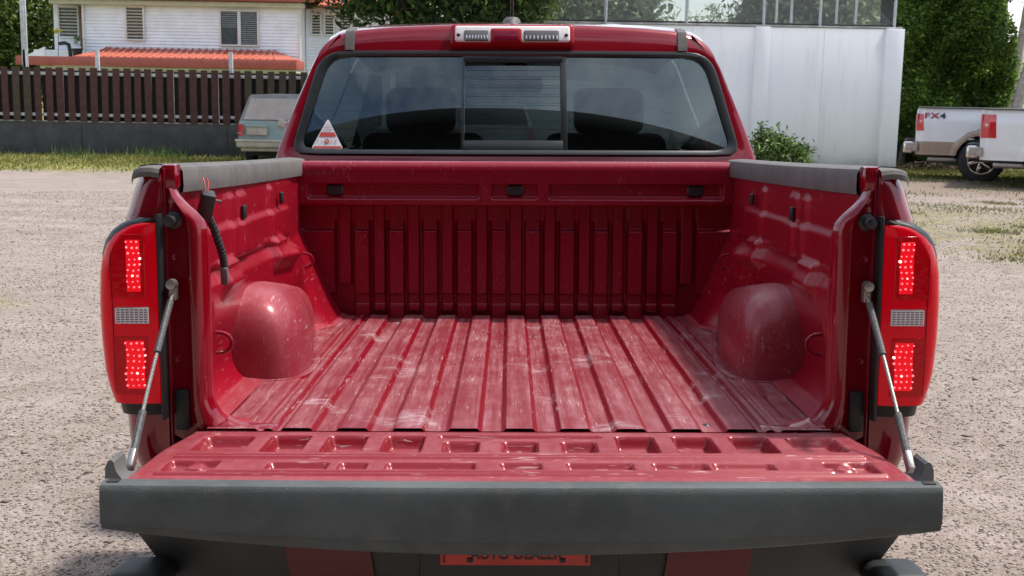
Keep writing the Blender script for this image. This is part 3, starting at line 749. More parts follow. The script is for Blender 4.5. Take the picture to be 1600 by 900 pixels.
stext('This', -.6555, .641, .008, 'sticker_ink'); stext('vehicle is', -.6555, .633, .008, 'sticker_ink'); stext('protected', -.6555, .6245, .008, 'sticker_ink')

# third brake light
cy_ = lambda z: cab_y(z) - .012
def slab(x0, x1, z0, z1, y0, y1, bev): 
    z = (z0 + z1) / 2
    return MB().box(((x0 + x1) / 2, cab_y(z) + (y0 + y1) / 2, z), (x1 - x0, y1 - y0, z1 - z0), rot=Euler((-.345, 0, 0)).to_matrix(), bev=bev, seg=3)
ch = TP(slab(-.231, .203, .912, .992, -.030, .03, .014), 'third_brake_light', 'lamp_frame', cabo)
TP(slab(-.214, .188, .927, .990, -.036, .0, .010), 'clear_cover', 'lens_clear', ch) if False else None
cc = TP(slab(-.216, .190, .926, .989, -.035, .0, .010), 'clear_cover', 'lens_clear', ch)
TP(slab(-.090, .020, .924, .978, -.040, .0, .008), 'brake_lens', 'lamp_frame', ch)
TP(slab(-.082, .012, .929, .970, -.042, .0, .006), 'dark_brake_lens', 'lens_dark', ch)
for a, b in ((-.182, -.096), (.026, .146 - .036 + .04)): TP(slab(a, b, .930, .971, -.039, .0, .006), 'cargo_lamp', 'lens_grey', ch)
mb = MB()
for a in np.linspace(-.175, -.103, 8): mb.add(slab(a, a + .005, .932, .950, -.041, .0, .001).V[0], slab(a, a + .005, .932, .950, -.041, .0, .001).F)
for a in np.linspace(.033, .140, 9): mb.add(slab(a, a + .005, .932, .950, -.041, .0, .001).V[0], slab(a, a + .005, .932, .950, -.041, .0, .001).F)
TP(mb, 'lamp_reflector', 'chrome', ch, kind='stuff')
for x in (-.201, .175):
    z = .957; mb = MB().lathe([(-.004, 0), (-.004, .004), (0, .007)], (x, cab_y(z) - .036, z), 'y', 10); TP(mb, 'screw', 'black', ch)
# antenna
mb = MB(); rows = []
for z, sx, sy in ((1.010, .046, .075), (1.030, .045, .074), (1.052, .036, .055), (1.060, .026, .035), (1.062, .0, .0)):
    rows.append([(-.015 + sx * .86 * math.cos(t), 2.28 + sy * math.sin(t), z - .0) for t in np.linspace(0, 2 * math.pi, 20, endpoint=False)])
an = TP(mb.grid(np.array(rows), close_v=True), 'antenna_base', 'weather_strip', cabo)
TP(MB().tube([(-.015, 2.27, 1.055), (-.013, 2.22, 1.20), (-.010, 2.15, 1.45)], [.007, .005, .003], 8), 'antenna_mast', 'black', an)

# interior
mb = MB().box((0, 2.5, -.15), (1.66, 1.75, .04)); mb.box((0, 1.83, .16), (1.46, .03, .66)); mb.box((0, 3.48, .20), (1.6, .05, .7))
TP(mb, 'cab_floor', 'interior', cabo)
r2 = []
for y in np.linspace(1.98, 3.12, 8): r2.append([(x, y, .945 + .03 * math.sin((y - 1.98) / 1.14 * math.pi) - .06 * abs(x / .66) ** 4) for x in np.linspace(-.64, .64, 12)])
TP(MB().grid(np.array(r2)), 'headliner', 'interior', cabo)
def seat(x, y, w, name):
    m_ = MB().box((x, y, .30), (w, .14, .66), rot=Euler((-.22, 0, 0)).to_matrix(), bev=.06, seg=4); s_ = TP(m_, name, 'seat', cabo)
    m_ = MB().box((x, y + .34, .02), (w, .52, .16), bev=.05, seg=3); TP(m_, 'seat_cushion', 'seat', s_)
    m_ = MB().box((x, y - .11, .715), (w * .55, .10, .20), rot=Euler((-.15, 0, 0)).to_matrix(), bev=.05, seg=4)
    m_.tube([(x - .06, y - .08, .55), (x - .06, y - .10, .70)], .007, 6); m_.tube([(x + .06, y - .08, .55), (x + .06, y - .10, .70)], .007, 6)
    TP(m_, 'headrest', 'seat', s_)
seat(-.40, 2.85, .54, 'front_seat'); seat(.40, 2.85, .54, 'front_seat')
for x in (-.48, .0, .48): pass
mb = MB().box((0, 2.02, .26), (1.36, .14, .52), rot=Euler((-.2, 0, 0)).to_matrix(), bev=.05, seg=3); rb = TP(mb, 'rear_bench', 'seat', cabo)
TP(MB().box((0, 2.28, .02), (1.36, .5, .16), bev=.05), 'seat_cushion', 'seat', rb)
for x in (-.42, .42): TP(MB().box((x, 1.985, .545), (.26, .09, .13), bev=.04, seg=3), 'headrest', 'seat', rb)
mb = MB(); rows = []
for y, z in ((3.42, .2), (3.36, .45), (3.40, .53), (3.55, .56), (3.86, .50)): rows.append([(x, y, z + .02 * math.cos(x * 6)) for x in np.linspace(-.76, .76, 24)])
TP(mb.grid(np.array(rows)), 'dashboard', 'dash', cabo)
t = np.linspace(0, 2 * np.pi, 28)
TP(MB().tube([(-.40 + .19 * math.cos(a), 3.20 + .06 * math.sin(a), .46 + .18 * math.sin(a)) for a in t], .014, 8), 'steering_wheel', 'black', cabo)
mb = MB().box((.005, 3.16, .845), (.25, .04, .075), bev=.02, seg=3); mb.tube([(.01, 3.18, .86), (.01, 3.24, .93)], .014, 8); mb.box((.01, 3.20, .915), (.11, .07, .07), bev=.02)
TP(mb, 'rear_view_mirror', 'black', cabo)
# windscreen, bonnet, front end
rows = []
for f in np.linspace(0, 1, 8): rows.append([(x * (.655 + (.825 - .655) * (1 - f)) / .7, 3.80 + (3.19 - 3.80) * f - .16 * (x / .7) ** 2, .53 + (.965 - .53) * f) for x in np.linspace(-.7, .7, 16)])
TP(MB().grid(np.array(rows)), 'windscreen', 'clear', cabo)
mb = MB(); rows = []
for y, z, w in ((3.72, .50, .80), (3.9, .51, .81), (4.3, .49, .80), (4.7, .44, .78), (4.86, .36, .76), (4.92, .2, .76), (4.93, -.1, .78), (4.90, -.35, .78)):
    rows.append([(x * w, y - .12 * abs(x) ** 3 * (y > 4.5), z - .05 * abs(x) ** 4) for x in np.linspace(-1, 1, 24)])
TP(mb.grid(np.array(rows)), 'bonnet', 'paint')
for sg in (-1, 1):
    rows = []
    for z in np.linspace(-.42, .47, 24):
        rows.append([(sg * (float(np.interp(z, [-.45, -.1, .2, .40, .47], [.85, .90, .90, .86, .79])) - .10 * sst(y, 4.5, 4.93)), y, z) for y in np.linspace(3.75, 4.92, 36)])
    P = np.array(rows); AY2, AZ2 = 4.13, -.38; rr = np.hypot(P[:, :, 1] - AY2, P[:, :, 2] - AZ2); n, m = P.shape[:2]
    F = [[a * m + b for a, b in ((i, j), (i, j + 1), (i + 1, j + 1), (i + 1, j))] for i in range(n - 1) for j in range(m - 1) if min(rr[i, j], rr[i + 1, j + 1], rr[i + 1, j], rr[i, j + 1]) > .40]
    TP(MB().add(P.reshape(-1, 3), F), 'front_wing', 'paint')
    TP(MB().box((sg * .70, 4.86, .24), (.22, .10, .16), bev=.04), 'headlight', 'lens_clear')
    mb = MB().box((sg * 1.0, 3.42, .60), (.22, .10, .17), bev=.04, seg=3); mb.tube([(sg * .86, 3.46, .55), (sg * .95, 3.44, .57)], .025, 8); TP(mb, 'door_mirror', 'paint')
mb = MB().box((0, 4.93, -.28), (1.5, .12, .22), bev=.05); mb.box((0, 4.93, .16), (.95, .06, .26), bev=.03); TP(mb, 'front_grille', 'black')
# wheels
def wheel(cx, cy, cz, rad, w, sg, parent, off=None, tyre='rubber', rim='chrome', n=36, spokes=6):
    k = rad / .38
    pr = [(-w / 2, rad * .60), (-w / 2, rad * .86), (-w * .42, rad * .96), (-w * .34, rad), (0, rad * 1.003), (w * .34, rad), (w * .42, rad * .96), (w / 2, rad * .86), (w / 2, rad * .60)]
    mb = MB().lathe(pr, (cx, cy, cz), 'x', n)
    for t in np.arange(n * 1) * 2 * np.pi / n:
        for xx in (-w * .24, 0, w * .24): mb.box((cx + xx, cy + rad * 1.0 * math.cos(t + xx), cz + rad * math.sin(t + xx)), (w * .17, .018 * k, .034 * k), rot=Matrix.Rotation(t + xx, 3, 'X'))
    wo_ = mb.build('wheel', M[tyre], parent, off=off)
    o = cx + sg * w * .30
    mb = MB().lathe([(0, rad * .60), (sg * w * .20, rad * .63), (sg * w * .20, rad * .58), (sg * w * .05, rad * .54), (-sg * w * .3, rad * .53)], (o, cy, cz), 'x', n)
    for q in range(spokes):
        t = q * 2 * math.pi / spokes + .3; c, s_ = math.cos(t), math.sin(t)
        mb.box((o + sg * w * .04, cy + rad * .33 * c, cz + rad * .33 * s_), (w * .16, rad * .46, rad * .17), rot=Matrix.Rotation(t, 3, 'X'), bev=.012)
    mb.lathe([(sg * w * .20, 0), (sg * w * .20, rad * .12), (sg * w * .08, rad * .16), (0, rad * .17)], (o, cy, cz), 'x', 18)
    mb.build('rim', M[rim], wo_, off=off)
    mb = MB().lathe([(-sg * w * .15, 0), (-sg * w * .15, rad * .54)], (o, cy, cz), 'x', n); mb.build('wheel_back', M['black'], wo_, off=off)
    return wo_
for sg in (-1, 1):
    wheel(sg * .78, .90, -.835 + .385 + .012 * -sg, .385, .255, sg, truck, TB)
    wheel(sg * .78, 4.13, -.722 + .385 + .012 * -sg, .385, .255, sg, truck, TB)
# underbody
mb = MB().box((0, 2.4, -.33), (1.0, 4.4, .14)); mb.box((0, .9, -.45), (1.3, .12, .12)); mb.box((0, 4.13, -.36), (1.3, .12, .12)); mb.box((0, .75, -.075), (1.26, 1.5, .05))
TP(mb, 'chassis', 'black')
# rear bumper
rows = []
xb = np.linspace(-.80, .80, 60)
for y, z in ((.02, -.135), (-.06, -.130), (-.095, -.138), (-.105, -.155), (-.108, -.20), (-.100, -.27), (-.085, -.33), (-.04, -.36), (.05, -.36)):
    rows.append([(x * (1 - .10 * sst(-z, .17, .34)), y + .09 * abs(x / .8) ** 4, z) for x in xb])
bump = TP(MB().grid(np.array(rows)), 'rear_bumper', 'bumper')
for sg in (-1, 1):
    mb = MB(); rows = []
    for y, z in ((-.1075, -.150), (-.1125, -.160), (-.1145, -.20), (-.107, -.262), (-.095, -.31)):
        rows.append([(sg * (.305 + (.475 - .305) * k / 8 + .02 * (-z - .15) / .15 * -1), y + .09 * abs((.3 + .17 * k / 8) / .8) ** 4 - .002, z) for k in range(9)])
    TP(mb.grid(np.array(rows)), 'red_insert', 'insert', bump)
    # corner horn and step
    c = []
    prof = [(.722, -.062), (.740, -.070), (.762, -.071), (.780, -.062), (.790, -.048), (.794, -.030), (.799, -.025), (.805, -.027), (.811, -.040), (.813, -.085), (.805, -.16), (.720, -.17), (.690, -.12), (.700, -.075)]
    for y in (-.128, -.12, -.09, -.06):
        s_ = .96 if y in (-.125,) else 1; c.append([(sg * (.765 + (x - .765) * s_), y, -.09 + (z + .09) * s_) for x, z in prof])
    mb = MB().grid(np.array(c), close_v=True); mb.F.append(tuple(range(len(prof)))); TP(mb, 'bumper_corner', 'horn', bump)
    TP(MB().box((sg * .765, -.07, -.285), (.12, .13, .055), bev=.024, seg=3), 'corner_step', 'bumper', bump)
TP(MB().box((0, -.100, -.235), (.40, .02, .17), bev=.01), 'plate_recess', 'black', bump)
pl_ = TP(MB().box((-.008, -.1145, -.166), (.298, .006, .150), bev=.002), 'number_plate', 'plate_red', bump, label='red plate lettered AUTO DEALER under the tailgate edge')
mt = Matrix.Translation(Vector((-.006, -.1180, -.2335)) - Vector(TB)) @ Matrix.Rotation(math.pi / 2, 4, 'X')
text_mesh('plate_text', 'AUTO DEALER', .030, M['ink'], pl_, mt, .0004, .0006, .92)
mb = MB()
for x in (-.098, .086): mb.box((x, -.1185, -.230), (.012, .003, .009), bev=.001)
for x in (-.150, .134): mb.box((x, -.1185, -.175), (.003, .002, .12))
TPS(mb, 'plate_bolt', 'ink', pl_)

# ================================================================== ground
def ground_mat():
    k = NT('gravel_ground')
    n1 = k.noise(.35, 5, .6); n2 = k.noise(3.0, 5, .65); n3 = k.noise(38, 5, .7); vo = k.n('ShaderNodeTexVoronoi'); vo.inputs['Scale'].default_value = 75; k.l(k.tc.outputs['Object'], vo.inputs['Vector'])
    c = k.mix(k.ramp(n1, .3, .7), (0.204, 0.165, 0.138), (0.257, 0.213, 0.182))
    c = k.mix(k.ramp(n2, .35, .7), c, (0.296, 0.248, 0.222))
    trk = k.noise(1, 4, .6, k.coord((.28, 1.5, 1), (0, 0, .12)), .6); c = k.mix(k.math('MULTIPLY', k.ramp(trk, .50, .68), .35), c, (0.385, 0.337, 0.315)); c = k.mix(k.math('MULTIPLY', k.ramp(trk, .46, .30), .35), c, (0.200, 0.159, 0.137))
    c = k.mix(k.math('MULTIPLY', k.ramp(n3, .45, .75), .40), c, (.24, .195, .172))
    sv = k.n('ShaderNodeSeparateColor'); k.l(vo.outputs['Color'], sv.inputs[0])
    c = k.mix(k.math('MULTIPLY', k.ramp(sv.outputs[0], .5, 1), .30), c, (.46, .41, .38))
    c = k.mix(k.math('MULTIPLY', k.ramp(sv.outputs[1], .72, .9), .35), c, (.18, .145, .13))
    # worn grass and dirt by position
    sx = k.n('ShaderNodeSeparateXYZ'); k.l(k.tc.outputs['Object'], sx.inputs[0]); Xp, Yp = sx.outputs[0], sx.outputs[1]
    wob = k.math('MULTIPLY', k.math('SUBTRACT', k.noise(.9, 5, .65), .5), 3.2)
    yy = k.math('ADD', Yp, wob)
    far = k.ramp(yy, 21.6, 23.2); left = k.ramp(Xp, -2.5, -5.0); rgt = k.ramp(Xp, 5.5, 7.2)
    gL = k.math('MULTIPLY', far, left)
    gR = k.math('MULTIPLY', k.math('MULTIPLY', k.ramp(yy, 24.0, 25.0), rgt), k.ramp(n2, .30, .55, .6, 1))
    pa = k.math('MULTIPLY', k.math('MULTIPLY', k.ramp(yy, 11.2, 12.6), k.ramp(yy, 18.4, 17.0)), k.ramp(Xp, 4.2, 5.2))
    pb = k.math('MULTIPLY', k.math('MULTIPLY', k.ramp(yy, 6.2, 7.2), k.ramp(yy, 9.2, 8.2)), k.ramp(Xp, -3.2, -3.9))
    pa = k.math('MULTIPLY', k.math('MAXIMUM', pa, pb), k.ramp(k.noise(2.2, 5, .7), .36, .56))
    soil = k.math('MULTIPLY', k.math('MULTIPLY', k.ramp(yy, 19, 21), rgt), .75)
    c = k.mix(soil, c, (.19, .145, .115))
    g = k.math('MAXIMUM', k.math('MAXIMUM', gL, gR), k.math('MULTIPLY', pa, .55))
    c = k.mix(g, c, k.mix(k.ramp(k.noise(7, 4), .35, .65), (.115, .135, .035), (.26, .225, .075)))
    k.col(c); k.rough(.95); k.set(Specular_IOR_Level=.15)
    h = k.math('ADD', k.math('MULTIPLY', n3, .5), k.math('MULTIPLY', k.ramp(vo.outputs['Distance'], 0, .6, 1, 0), .7))
    k.bump(h, .55, .015); return k.m
M['ground'] = ground_mat()
def gz(x, y): return .025 * np.sin(x * .7 + 1) * np.cos(y * .5) + .012 * np.sin(x * 2.1) * np.sin(y * 1.7)
gx = np.concatenate([[-600, -200, -80, -40], np.linspace(-22, 22, 180), [40, 80, 200, 600]]); gy = np.concatenate([[-60, -20], np.linspace(-6, 36, 180), [50, 90, 200, 500, 1200]])
X, Y = np.meshgrid(gx, gy); inn = (np.abs(X) < 23) & (Y > -7) & (Y < 37)
Z = np.where(inn, gz(X, Y), 0)
MB().grid(np.stack([X, Y, Z], -1), flip=True).build('ground', M['ground'], fix=False, kind='structure')
# gravel stones
def stone_mat():
    k = NT('gravel_stones'); g = k.n('ShaderNodeNewGeometry')
    c = k.mix(g.outputs['Random Per Island'], (0.155, 0.123, 0.102), (0.302, 0.252, 0.214)); c = k.mix(k.ramp(g.outputs['Random Per Island'], .90, .93), c, (.50, .45, .42)); c = k.mix(k.ramp(g.outputs['Random Per Island'], .12, .08), c, (.12, .10, .095))
    k.col(c); k.rough(.9); k.set(Specular_IOR_Level=.2); return k.m
M['stones'] = stone_mat()
def stones(n):
    d = rng.random(n); y = 3.2 + 15 * d ** 2.0; x = (rng.random(n) * 2 - 1) * (1.15 + y * .47)
    keep = ~((np.abs(x) < .80) & (y > 2.2)); keep &= ~((np.abs(x) < .35 * 1 + .0) & (y < 3)); x, y = x[keep], y[keep]; n = len(x)
    s = (.0022 + .0056 * rng.random(n) ** 2.6) * (1 + .25 * (y - 3) / 6); big = rng.random(n) < .006; s[big] *= 2.2
    base = np.array([[1, 0, 0], [-.5, .87, 0], [-.5, -.87, 0], [.1, .1, .9], [0, 0, -.7]])
    F0 = np.array([[0, 1, 3], [1, 2, 3], [2, 0, 3], [1, 0, 4], [2, 1, 4], [0, 2, 4]])
    base6 = np.array([[1, 0, .1], [0, 1, 0], [-1, 0, .1], [0, -1, 0], [.15, .1, .85], [0, 0, -.8]]); F6 = np.array([[0, 1, 4], [1, 2, 4], [2, 3, 4], [3, 0, 4], [1, 0, 5], [2, 1, 5], [3, 2, 5], [0, 3, 5]])
    a = rng.random(n) * 6.28; ca, sa = np.cos(a), np.sin(a)
    V = base6[None] * (.65 + .6 * rng.random((n, 6, 1))) * s[:, None, None] * np.stack([1 + .6 * rng.random(n), np.ones(n), .40 + .25 * rng.random(n)], -1)[:, None, :]
    V = np.stack([V[..., 0] * ca[:, None] - V[..., 1] * sa[:, None] + x[:, None], V[..., 0] * sa[:, None] + V[..., 1] * ca[:, None] + y[:, None], V[..., 2] + (gz(x, y) + s * .14)[:, None]], -1)
    F = F6[None] + (np.arange(n) * 6)[:, None, None]
    tri_mesh('gravel', V.reshape(-1, 3), F.reshape(-1, 3), M['stones'], kind='stuff')
stones(210000)

# ================================================================== vegetation helpers
def leaf_mat(name, dark, light, tr=.3, rough=.45):
    k = NT(name); g = k.n('ShaderNodeNewGeometry')
    c = k.mix(g.outputs['Random Per Island'], dark, light); c = k.mix(k.ramp(g.outputs['Random Per Island'], .93, .96), c, tuple(min(1, x * 1.8) for x in light))
    k.col(c); k.rough(rough); k.set(Specular_IOR_Level=.25)
    t = k.n('ShaderNodeBsdfTranslucent'); k.l(c, t.inputs[0]); m = k.n('ShaderNodeMixShader'); m.inputs[0].default_value = tr
    k.l(k.b.outputs[0], m.inputs[1]); k.l(t.outputs[0], m.inputs[2]); k.l(m.outputs[0], k.out.inputs[0]); return k.m
M['leaf'] = leaf_mat('tree_leaves', (.018, .046, .016), (.085, .145, .035), .4)
M['leaf_yellow'] = leaf_mat('bright_tree_leaves', (.035, .075, .018), (.17, .23, .05), .4)
M['leaf_hedge'] = leaf_mat('creeper_leaves', (.040, .095, .022), (.22, .33, .06), .48, .45)
M['leaf_haze'] = leaf_mat('haze_paled_leaves', (.10, .14, .085), (.26, .32, .17))  # paler greens put distance haze into the leaf colour
M['leaf_bush'] = leaf_mat('bush_leaves', (.035, .085, .025), (.15, .22, .055))
M['grass'] = leaf_mat('grass_blades', (.09, .115, .025), (.27, .25, .075), .3, .6)
M['dry_grass'] = leaf_mat('dry_grass_blades', (.16, .15, .05), (.34, .29, .12), .3, .6)
M['patch_grass'] = leaf_mat('worn_grass_blades', (.10, .115, .04), (.24, .235, .09), .25, .7)
M['litter'] = leaf_mat('leaf_litter', (.07, .045, .025), (.20, .14, .08), .05, .8)
M['bark'] = simple('bark', (.13, .105, .085), .9, .35, 14, .5, 60)
M['palm_bark'] = simple('palm_bark', (.36, .32, .28), .9, .3, 9, .5, 40)
def leaves(P, size, name, mat, parent=None, up=.35, droop=.0, asp=.42, off=None, **kw):
    n = len(P); s = size * (.45 + .95 * rng.random(n) ** 1.4)
    nrm = rng.normal(0, 1, (n, 3)); nrm[:, 2] = np.abs(nrm[:, 2]) + up; nrm /= np.linalg.norm(nrm, axis=1)[:, None]
    a = rng.normal(0, 1, (n, 3)); a[:, 2] -= droop; a -= nrm * (a * nrm).sum(1)[:, None]; a /= np.linalg.norm(a, axis=1)[:, None]; b = np.cross(nrm, a)
    S = s[:, None]; V = np.stack([P - a * S * .5, P + b * S * asp * .5 + nrm * S * .08, P + a * S * .55 - nrm * S * .06, P - b * S * asp * .5 + nrm * S * .08], 1).reshape(-1, 3)
    if off is not None: V = V - np.asarray(off)
    F = np.array([[0, 1, 2], [0, 2, 3]])[None] + (np.arange(n) * 4)[:, None, None]
    return tri_mesh(name, V, F.reshape(-1, 3), mat, parent, **kw)
def clump_points(c, r, nclump, per, cr, flat=1.0, shell=.55):
    c = np.asarray(c, float); r = np.asarray(r, float); out = []
    d = rng.normal(0, 1, (nclump, 3)); d /= np.linalg.norm(d, axis=1)[:, None]; rad = shell + (1 - shell) * rng.random(nclump) ** .6
    cc = c + d * rad[:, None] * r
    for p in cc:
        q = rng.normal(0, 1, (per, 3)) * cr * (.6 + .8 * rng.random()); q[:, 2] *= .65 * flat; out.append(p + q)
    return np.concatenate(out), cc
def tree(loc, h, crown_c, crown_r, label, mat='leaf', size=.13, ncl=120, per=70, cr=.35, trunk_r=.16, droop=.3, group=None, lean=(0, 0), cat='tree', name='tree', bark='bark'):
    t = empty(name, loc, 0, label, cat, group); L = np.array(loc)
    P, cc = clump_points(crown_c, crown_r, ncl, per, cr, shell=.35)
    P = P[P[:, 2] > .1]
    leaves(P, size, 'crown', M[mat], t, droop=droop, off=L, kind=None)
    mb = MB(); c = Vector(crown_c); b = Vector(loc); top = Vector((c.x * .6 + (b.x + lean[0]) * .4, c.y, c.z))
    path = [b.lerp(top, f) + Vector((math.sin(f * 5) * .05, math.cos(f * 4) * .05, 0)) for f in np.linspace(0, 1, 9)]
    mb.tube(path, [trunk_r * (1.25 - .8 * f) for f in np.linspace(0, 1, 9)], 10)
    for i in range(min(16, len(cc))):
        q = Vector(cc[i]); st = path[4 + i % 4]; m_ = st.lerp(q, .5) + Vector((0, 0, .15)); mb.tube([st, m_, q], [trunk_r * .35, trunk_r * .22, .012], 6)
    mb.build('trunk', M[bark], t, off=L); return t

# ================================================================== low wall and paling fence on the left
M['lowwall'] = simple('dark_grey_render', (.062, .062, .066), .9, .22, 3, .3, 90, dirt=.25, dirtc=(.10, .095, .09))
M['picket_wine'] = simple('wine_brown_stain', (.070, .026, .022), .75, .3, 5, .3, 70)
M['picket_olive'] = simple('olive_brown_stain', (.060, .042, .025), .75, .3, 5, .3, 70)
M['board_dark'] = simple('shade_dark_back_board', (.022, .015, .014), .85, .3, 6)  # picket brown darkened, the shade behind the pickets put into the colour
M['galv'] = simple('galvanised_steel', (.50, .52, .53), .5, .15, 10, metal=.2)
LWx0, LWx1, FY = -15.0, -3.2, 28.0
def MBw(c, d, name, mat, parent=None, off=None, bev=.01, **kw): return MB().box(c, d, bev=bev).build(name, M[mat] if isinstance(mat, str) else mat, parent, off=off, **kw)
lw = MBw(((LWx0 + LWx1) / 2, FY + .10, .36), (LWx1 - LWx0, .20, .80), 'low_wall', 'lowwall', None, off=(-9, FY, 0), label='low dark grey rendered wall under the brown paling fence', cat='wall'); lw.location = (-9, FY, 0)
mb = MB().box((-9.1, FY + .10, .77), (LWx1 - LWx0 + .04, .24, .03), bev=.006); mb.build('wall_coping', simple('pale_concrete', (.30, .30, .29), .9, .3, 5), lw, off=(-9, FY, 0))
mb = MB()
for x in (-10.1, -6.7, -13.5): mb.box((x, FY - .002, .38), (.012, .006, .74))
mb.build('wall_joint', M['black'], lw, off=(-9, FY, 0))
fence = empty('paling_fence', (-9, FY, .76), 0, 'brown timber paling fence standing on the low dark grey wall', 'fence'); FO = (-9, FY, .76)
pk_mesh = {}
x = LWx0 + .1; i = 0; PITCH = .2565
while x < LWx1:
    mat = 'picket_olive' if (x > -6.2 or -11.6 < x < -11.2) else 'picket_wine'; v = (mat, i % 3)
    if v not in pk_mesh:
        o = MB().box((0, 0, .61), (.150 + .008 * (i % 3), .022, 1.215 + .012 * (i % 3)), bev=.004, seg=1).build('picket', M[mat], fence); pk_mesh[v] = o.data
    else:
        o = bpy.data.objects.new('picket', pk_mesh[v]); COL.objects.link(o); o.parent = fence
    o.location = (x - FO[0] + rng.normal(0, .006), -.030, .015); o.rotation_euler = (0, rng.normal(0, .006), 0)
    b = bpy.data.objects.new('back_board', pk_mesh.get('b') or MB().box((0, 0, .60), (.205, .02, 1.17), bev=.004, seg=1).build('back_board', M['board_dark'], fence).data)
    if 'b' not in pk_mesh: pk_mesh['b'] = b.data; first = [q for q in fence.children if q.name == 'back_board'][0]; bpy.data.objects.remove(b); b = first
    else: COL.objects.link(b); b.parent = fence
    b.location = (x + PITCH / 2 - FO[0] + .016 + rng.normal(0, .010), .075, .0)
    x += PITCH; i += 1
for z in (1.10, .16):
    MB().box((-9.1, FY + .02, .76 + z), (LWx1 - LWx0, .05, .07), bev=.004).build('rail', M['galv'], fence, off=FO)
for x, zt in ((-11.40, 2.40), (-9.72, 2.42), (-6.62, 2.42)):
    MB().box((x, FY + .16, (zt + .8) / 2), (.09, .06, zt - .8), bev=.006).build('post', M['galv'], fence, off=FO)
tall = MB().box((-11.42 + .0, FY + .16, 2.9), (.085, .06, 1.9), bev=.006); tall.box((-11.36, FY + .18, 2.9), (.04, .05, 1.85), bev=.004); tall.build('tall_post', M['galv'], fence, off=FO)

# ================================================================== house
def siding_mat(name, c):
    return simple(name, c, .6, .06, 2, .1, 60, dirt=.12, dirtc=tuple(x * .8 for x in c))
M['siding'] = siding_mat('white_weatherboard', (.84, .88, .92)); M['trimw'] = simple('white_trim', (.70, .70, .66), .6, .06, 6); M['soffit'] = simple('cream_soffit', (.55, .56, .42), .7, .1, 4)
M['redroof'] = simple('red_metal_roof', (.46, .12, .075), .45, .15, 4, dirt=.2, dirtc=(.33, .10, .07)); M['redfascia'] = simple('red_fascia', (.36, .085, .065), .5, .1, 4)
M['glassdark'] = simple('dark_window_glass', (.03, .045, .055), .12, .3, 6); M['doorbrown'] = simple('brown_door', (.16, .08, .055), .6, .2, 8)
HY = 45.0; HB = (-11.5, HY + 3, 0)
house = empty('house', HB, 0, 'white weatherboard house with red metal roofs behind the paling fence', 'house')
def HP(mb, name, mat, parent=None, **kw): return mb.build(name, M[mat], parent or house, off=HB, **kw)
# solid walls, weatherboards
w = HP(MB().box((-12.0, HY + 2.6, 2.3), (7.95, 5, 5.0)), 'wall', 'siding')
mb = MB()
bx0, bx1 = -16.0, -8.02
def boards(mb, x0, x1, y, z0, z1):
    z = z0
    while z < z1: mb.prism([(y + .02, z - .012), (y - .040, z), (y - .040, z + .008), (y - .004, z + .118), (y + .02, z + .118)], 'x', x0, x1); z += .118
boards(mb, -15.98, bx1, HY + .09, 2.6, 4.62); HP(mb, 'weatherboard', 'siding', w, kind='stuff', smooth=False)
# recessed left bay
HP(MB().box((-16.8, HY + 3.2, 2.5), (1.5, 4, 4.4)), 'bay_wall', 'siding')
mb = MB(); boards(mb, -17.50, -16.2, HY + 1.18, 2.5, 4.7); mb.box((-16.9, HY + .85, 2.78), (2.4, .6, .30)); HP(mb, 'bay_weatherboard', 'siding', kind='stuff', smooth=False)
# parapet of the bay and side wing
mb = MB().prism([(-18.3, 2.58), (-17.4, 2.58), (-17.4, 3.02)], 'y', HY - .2, HY - .1); HP(mb, 'gable_panel', 'siding')
HP(MB().box((-6.4, HY + 4.5, 2.4), (3.2, 6.4, 4.4)), 'side_wing', 'siding')
mb = MB(); boards(mb, -8.0, -4.8, HY + 1.27, 2.4, 4.6); HP(mb, 'wing_weatherboard', 'siding', kind='stuff', smooth=False)
HP(MB().box((-12.5, HY - .05, 4.66), (9.3, .4, .16)), 'soffit', 'soffit'); 
# upper roof
HP(MB().box((-12.6, HY - .42, 4.87), (10.4, .12, .20), bev=.01), 'upper_fascia', 'redfascia')
mb = MB()
mb.prism([(HY - .45, 4.93), (HY + 3.4, 6.6), (HY + 7.2, 4.93)], 'x', -17.8, -7.3)
rf = HP(mb, 'roof', 'redroof')
mb = MB()
for x in np.arange(-17.7, -7.3, .25): mb.tube([(x, HY - .46, 4.95), (x, HY + 3.4, 6.62)], .03, 5)
for k in range(12): y = HY - .3 + k * .32; mb.box((-12.5, y, 4.97 + (y - HY + .45) * .434), (10.4, .05, .04))
HP(mb, 'roof_tile_rows', 'redroof', rf, kind='stuff')
mb = MB().prism([(HY + .4, 4.72), (HY + 4, 6.0), (HY + 7, 4.72)], 'x', -7.4, -3.6)
for x in np.arange(-7.3, -3.6, .25): mb.tube([(x, HY + .4, 4.74), (x, HY + 4, 6.02)], .035, 5)
HP(mb, 'wing_roof', 'redroof')
# awning roof with ribs
aw = MB().add([(-15.2, HY + .05, 3.02), (-8.9, HY + .05, 3.02), (-7.9, HY - 1.5, 2.66), (-15.9, HY - 1.5, 2.66), (-15.2, HY + .05, 2.96), (-8.9, HY + .05, 2.96), (-7.9, HY - 1.5, 2.60), (-15.9, HY - 1.5, 2.60)], [(0, 1, 2, 3), (4, 5, 6, 7), (0, 3, 7, 4), (1, 2, 6, 5), (2, 3, 7, 6), (0, 1, 5, 4)])
aw.add([(-8.9, HY + .05, 3.02), (-7.9, HY - 1.5, 2.66), (-7.9, HY + .05, 2.66)], [(0, 1, 2)])
awn = HP(aw, 'awning_roof', 'redroof', smooth=False)
for x in np.arange(-15.3, -8.6, .255):
    x1 = min(x + .0, -8.0); MB().tube([(max(min(x, -8.95), -15.15), HY + .04, 3.045), (x1, HY - 1.49, 2.675)], .030, 5).build('roof_rib', M['redroof'], awn, off=HB)
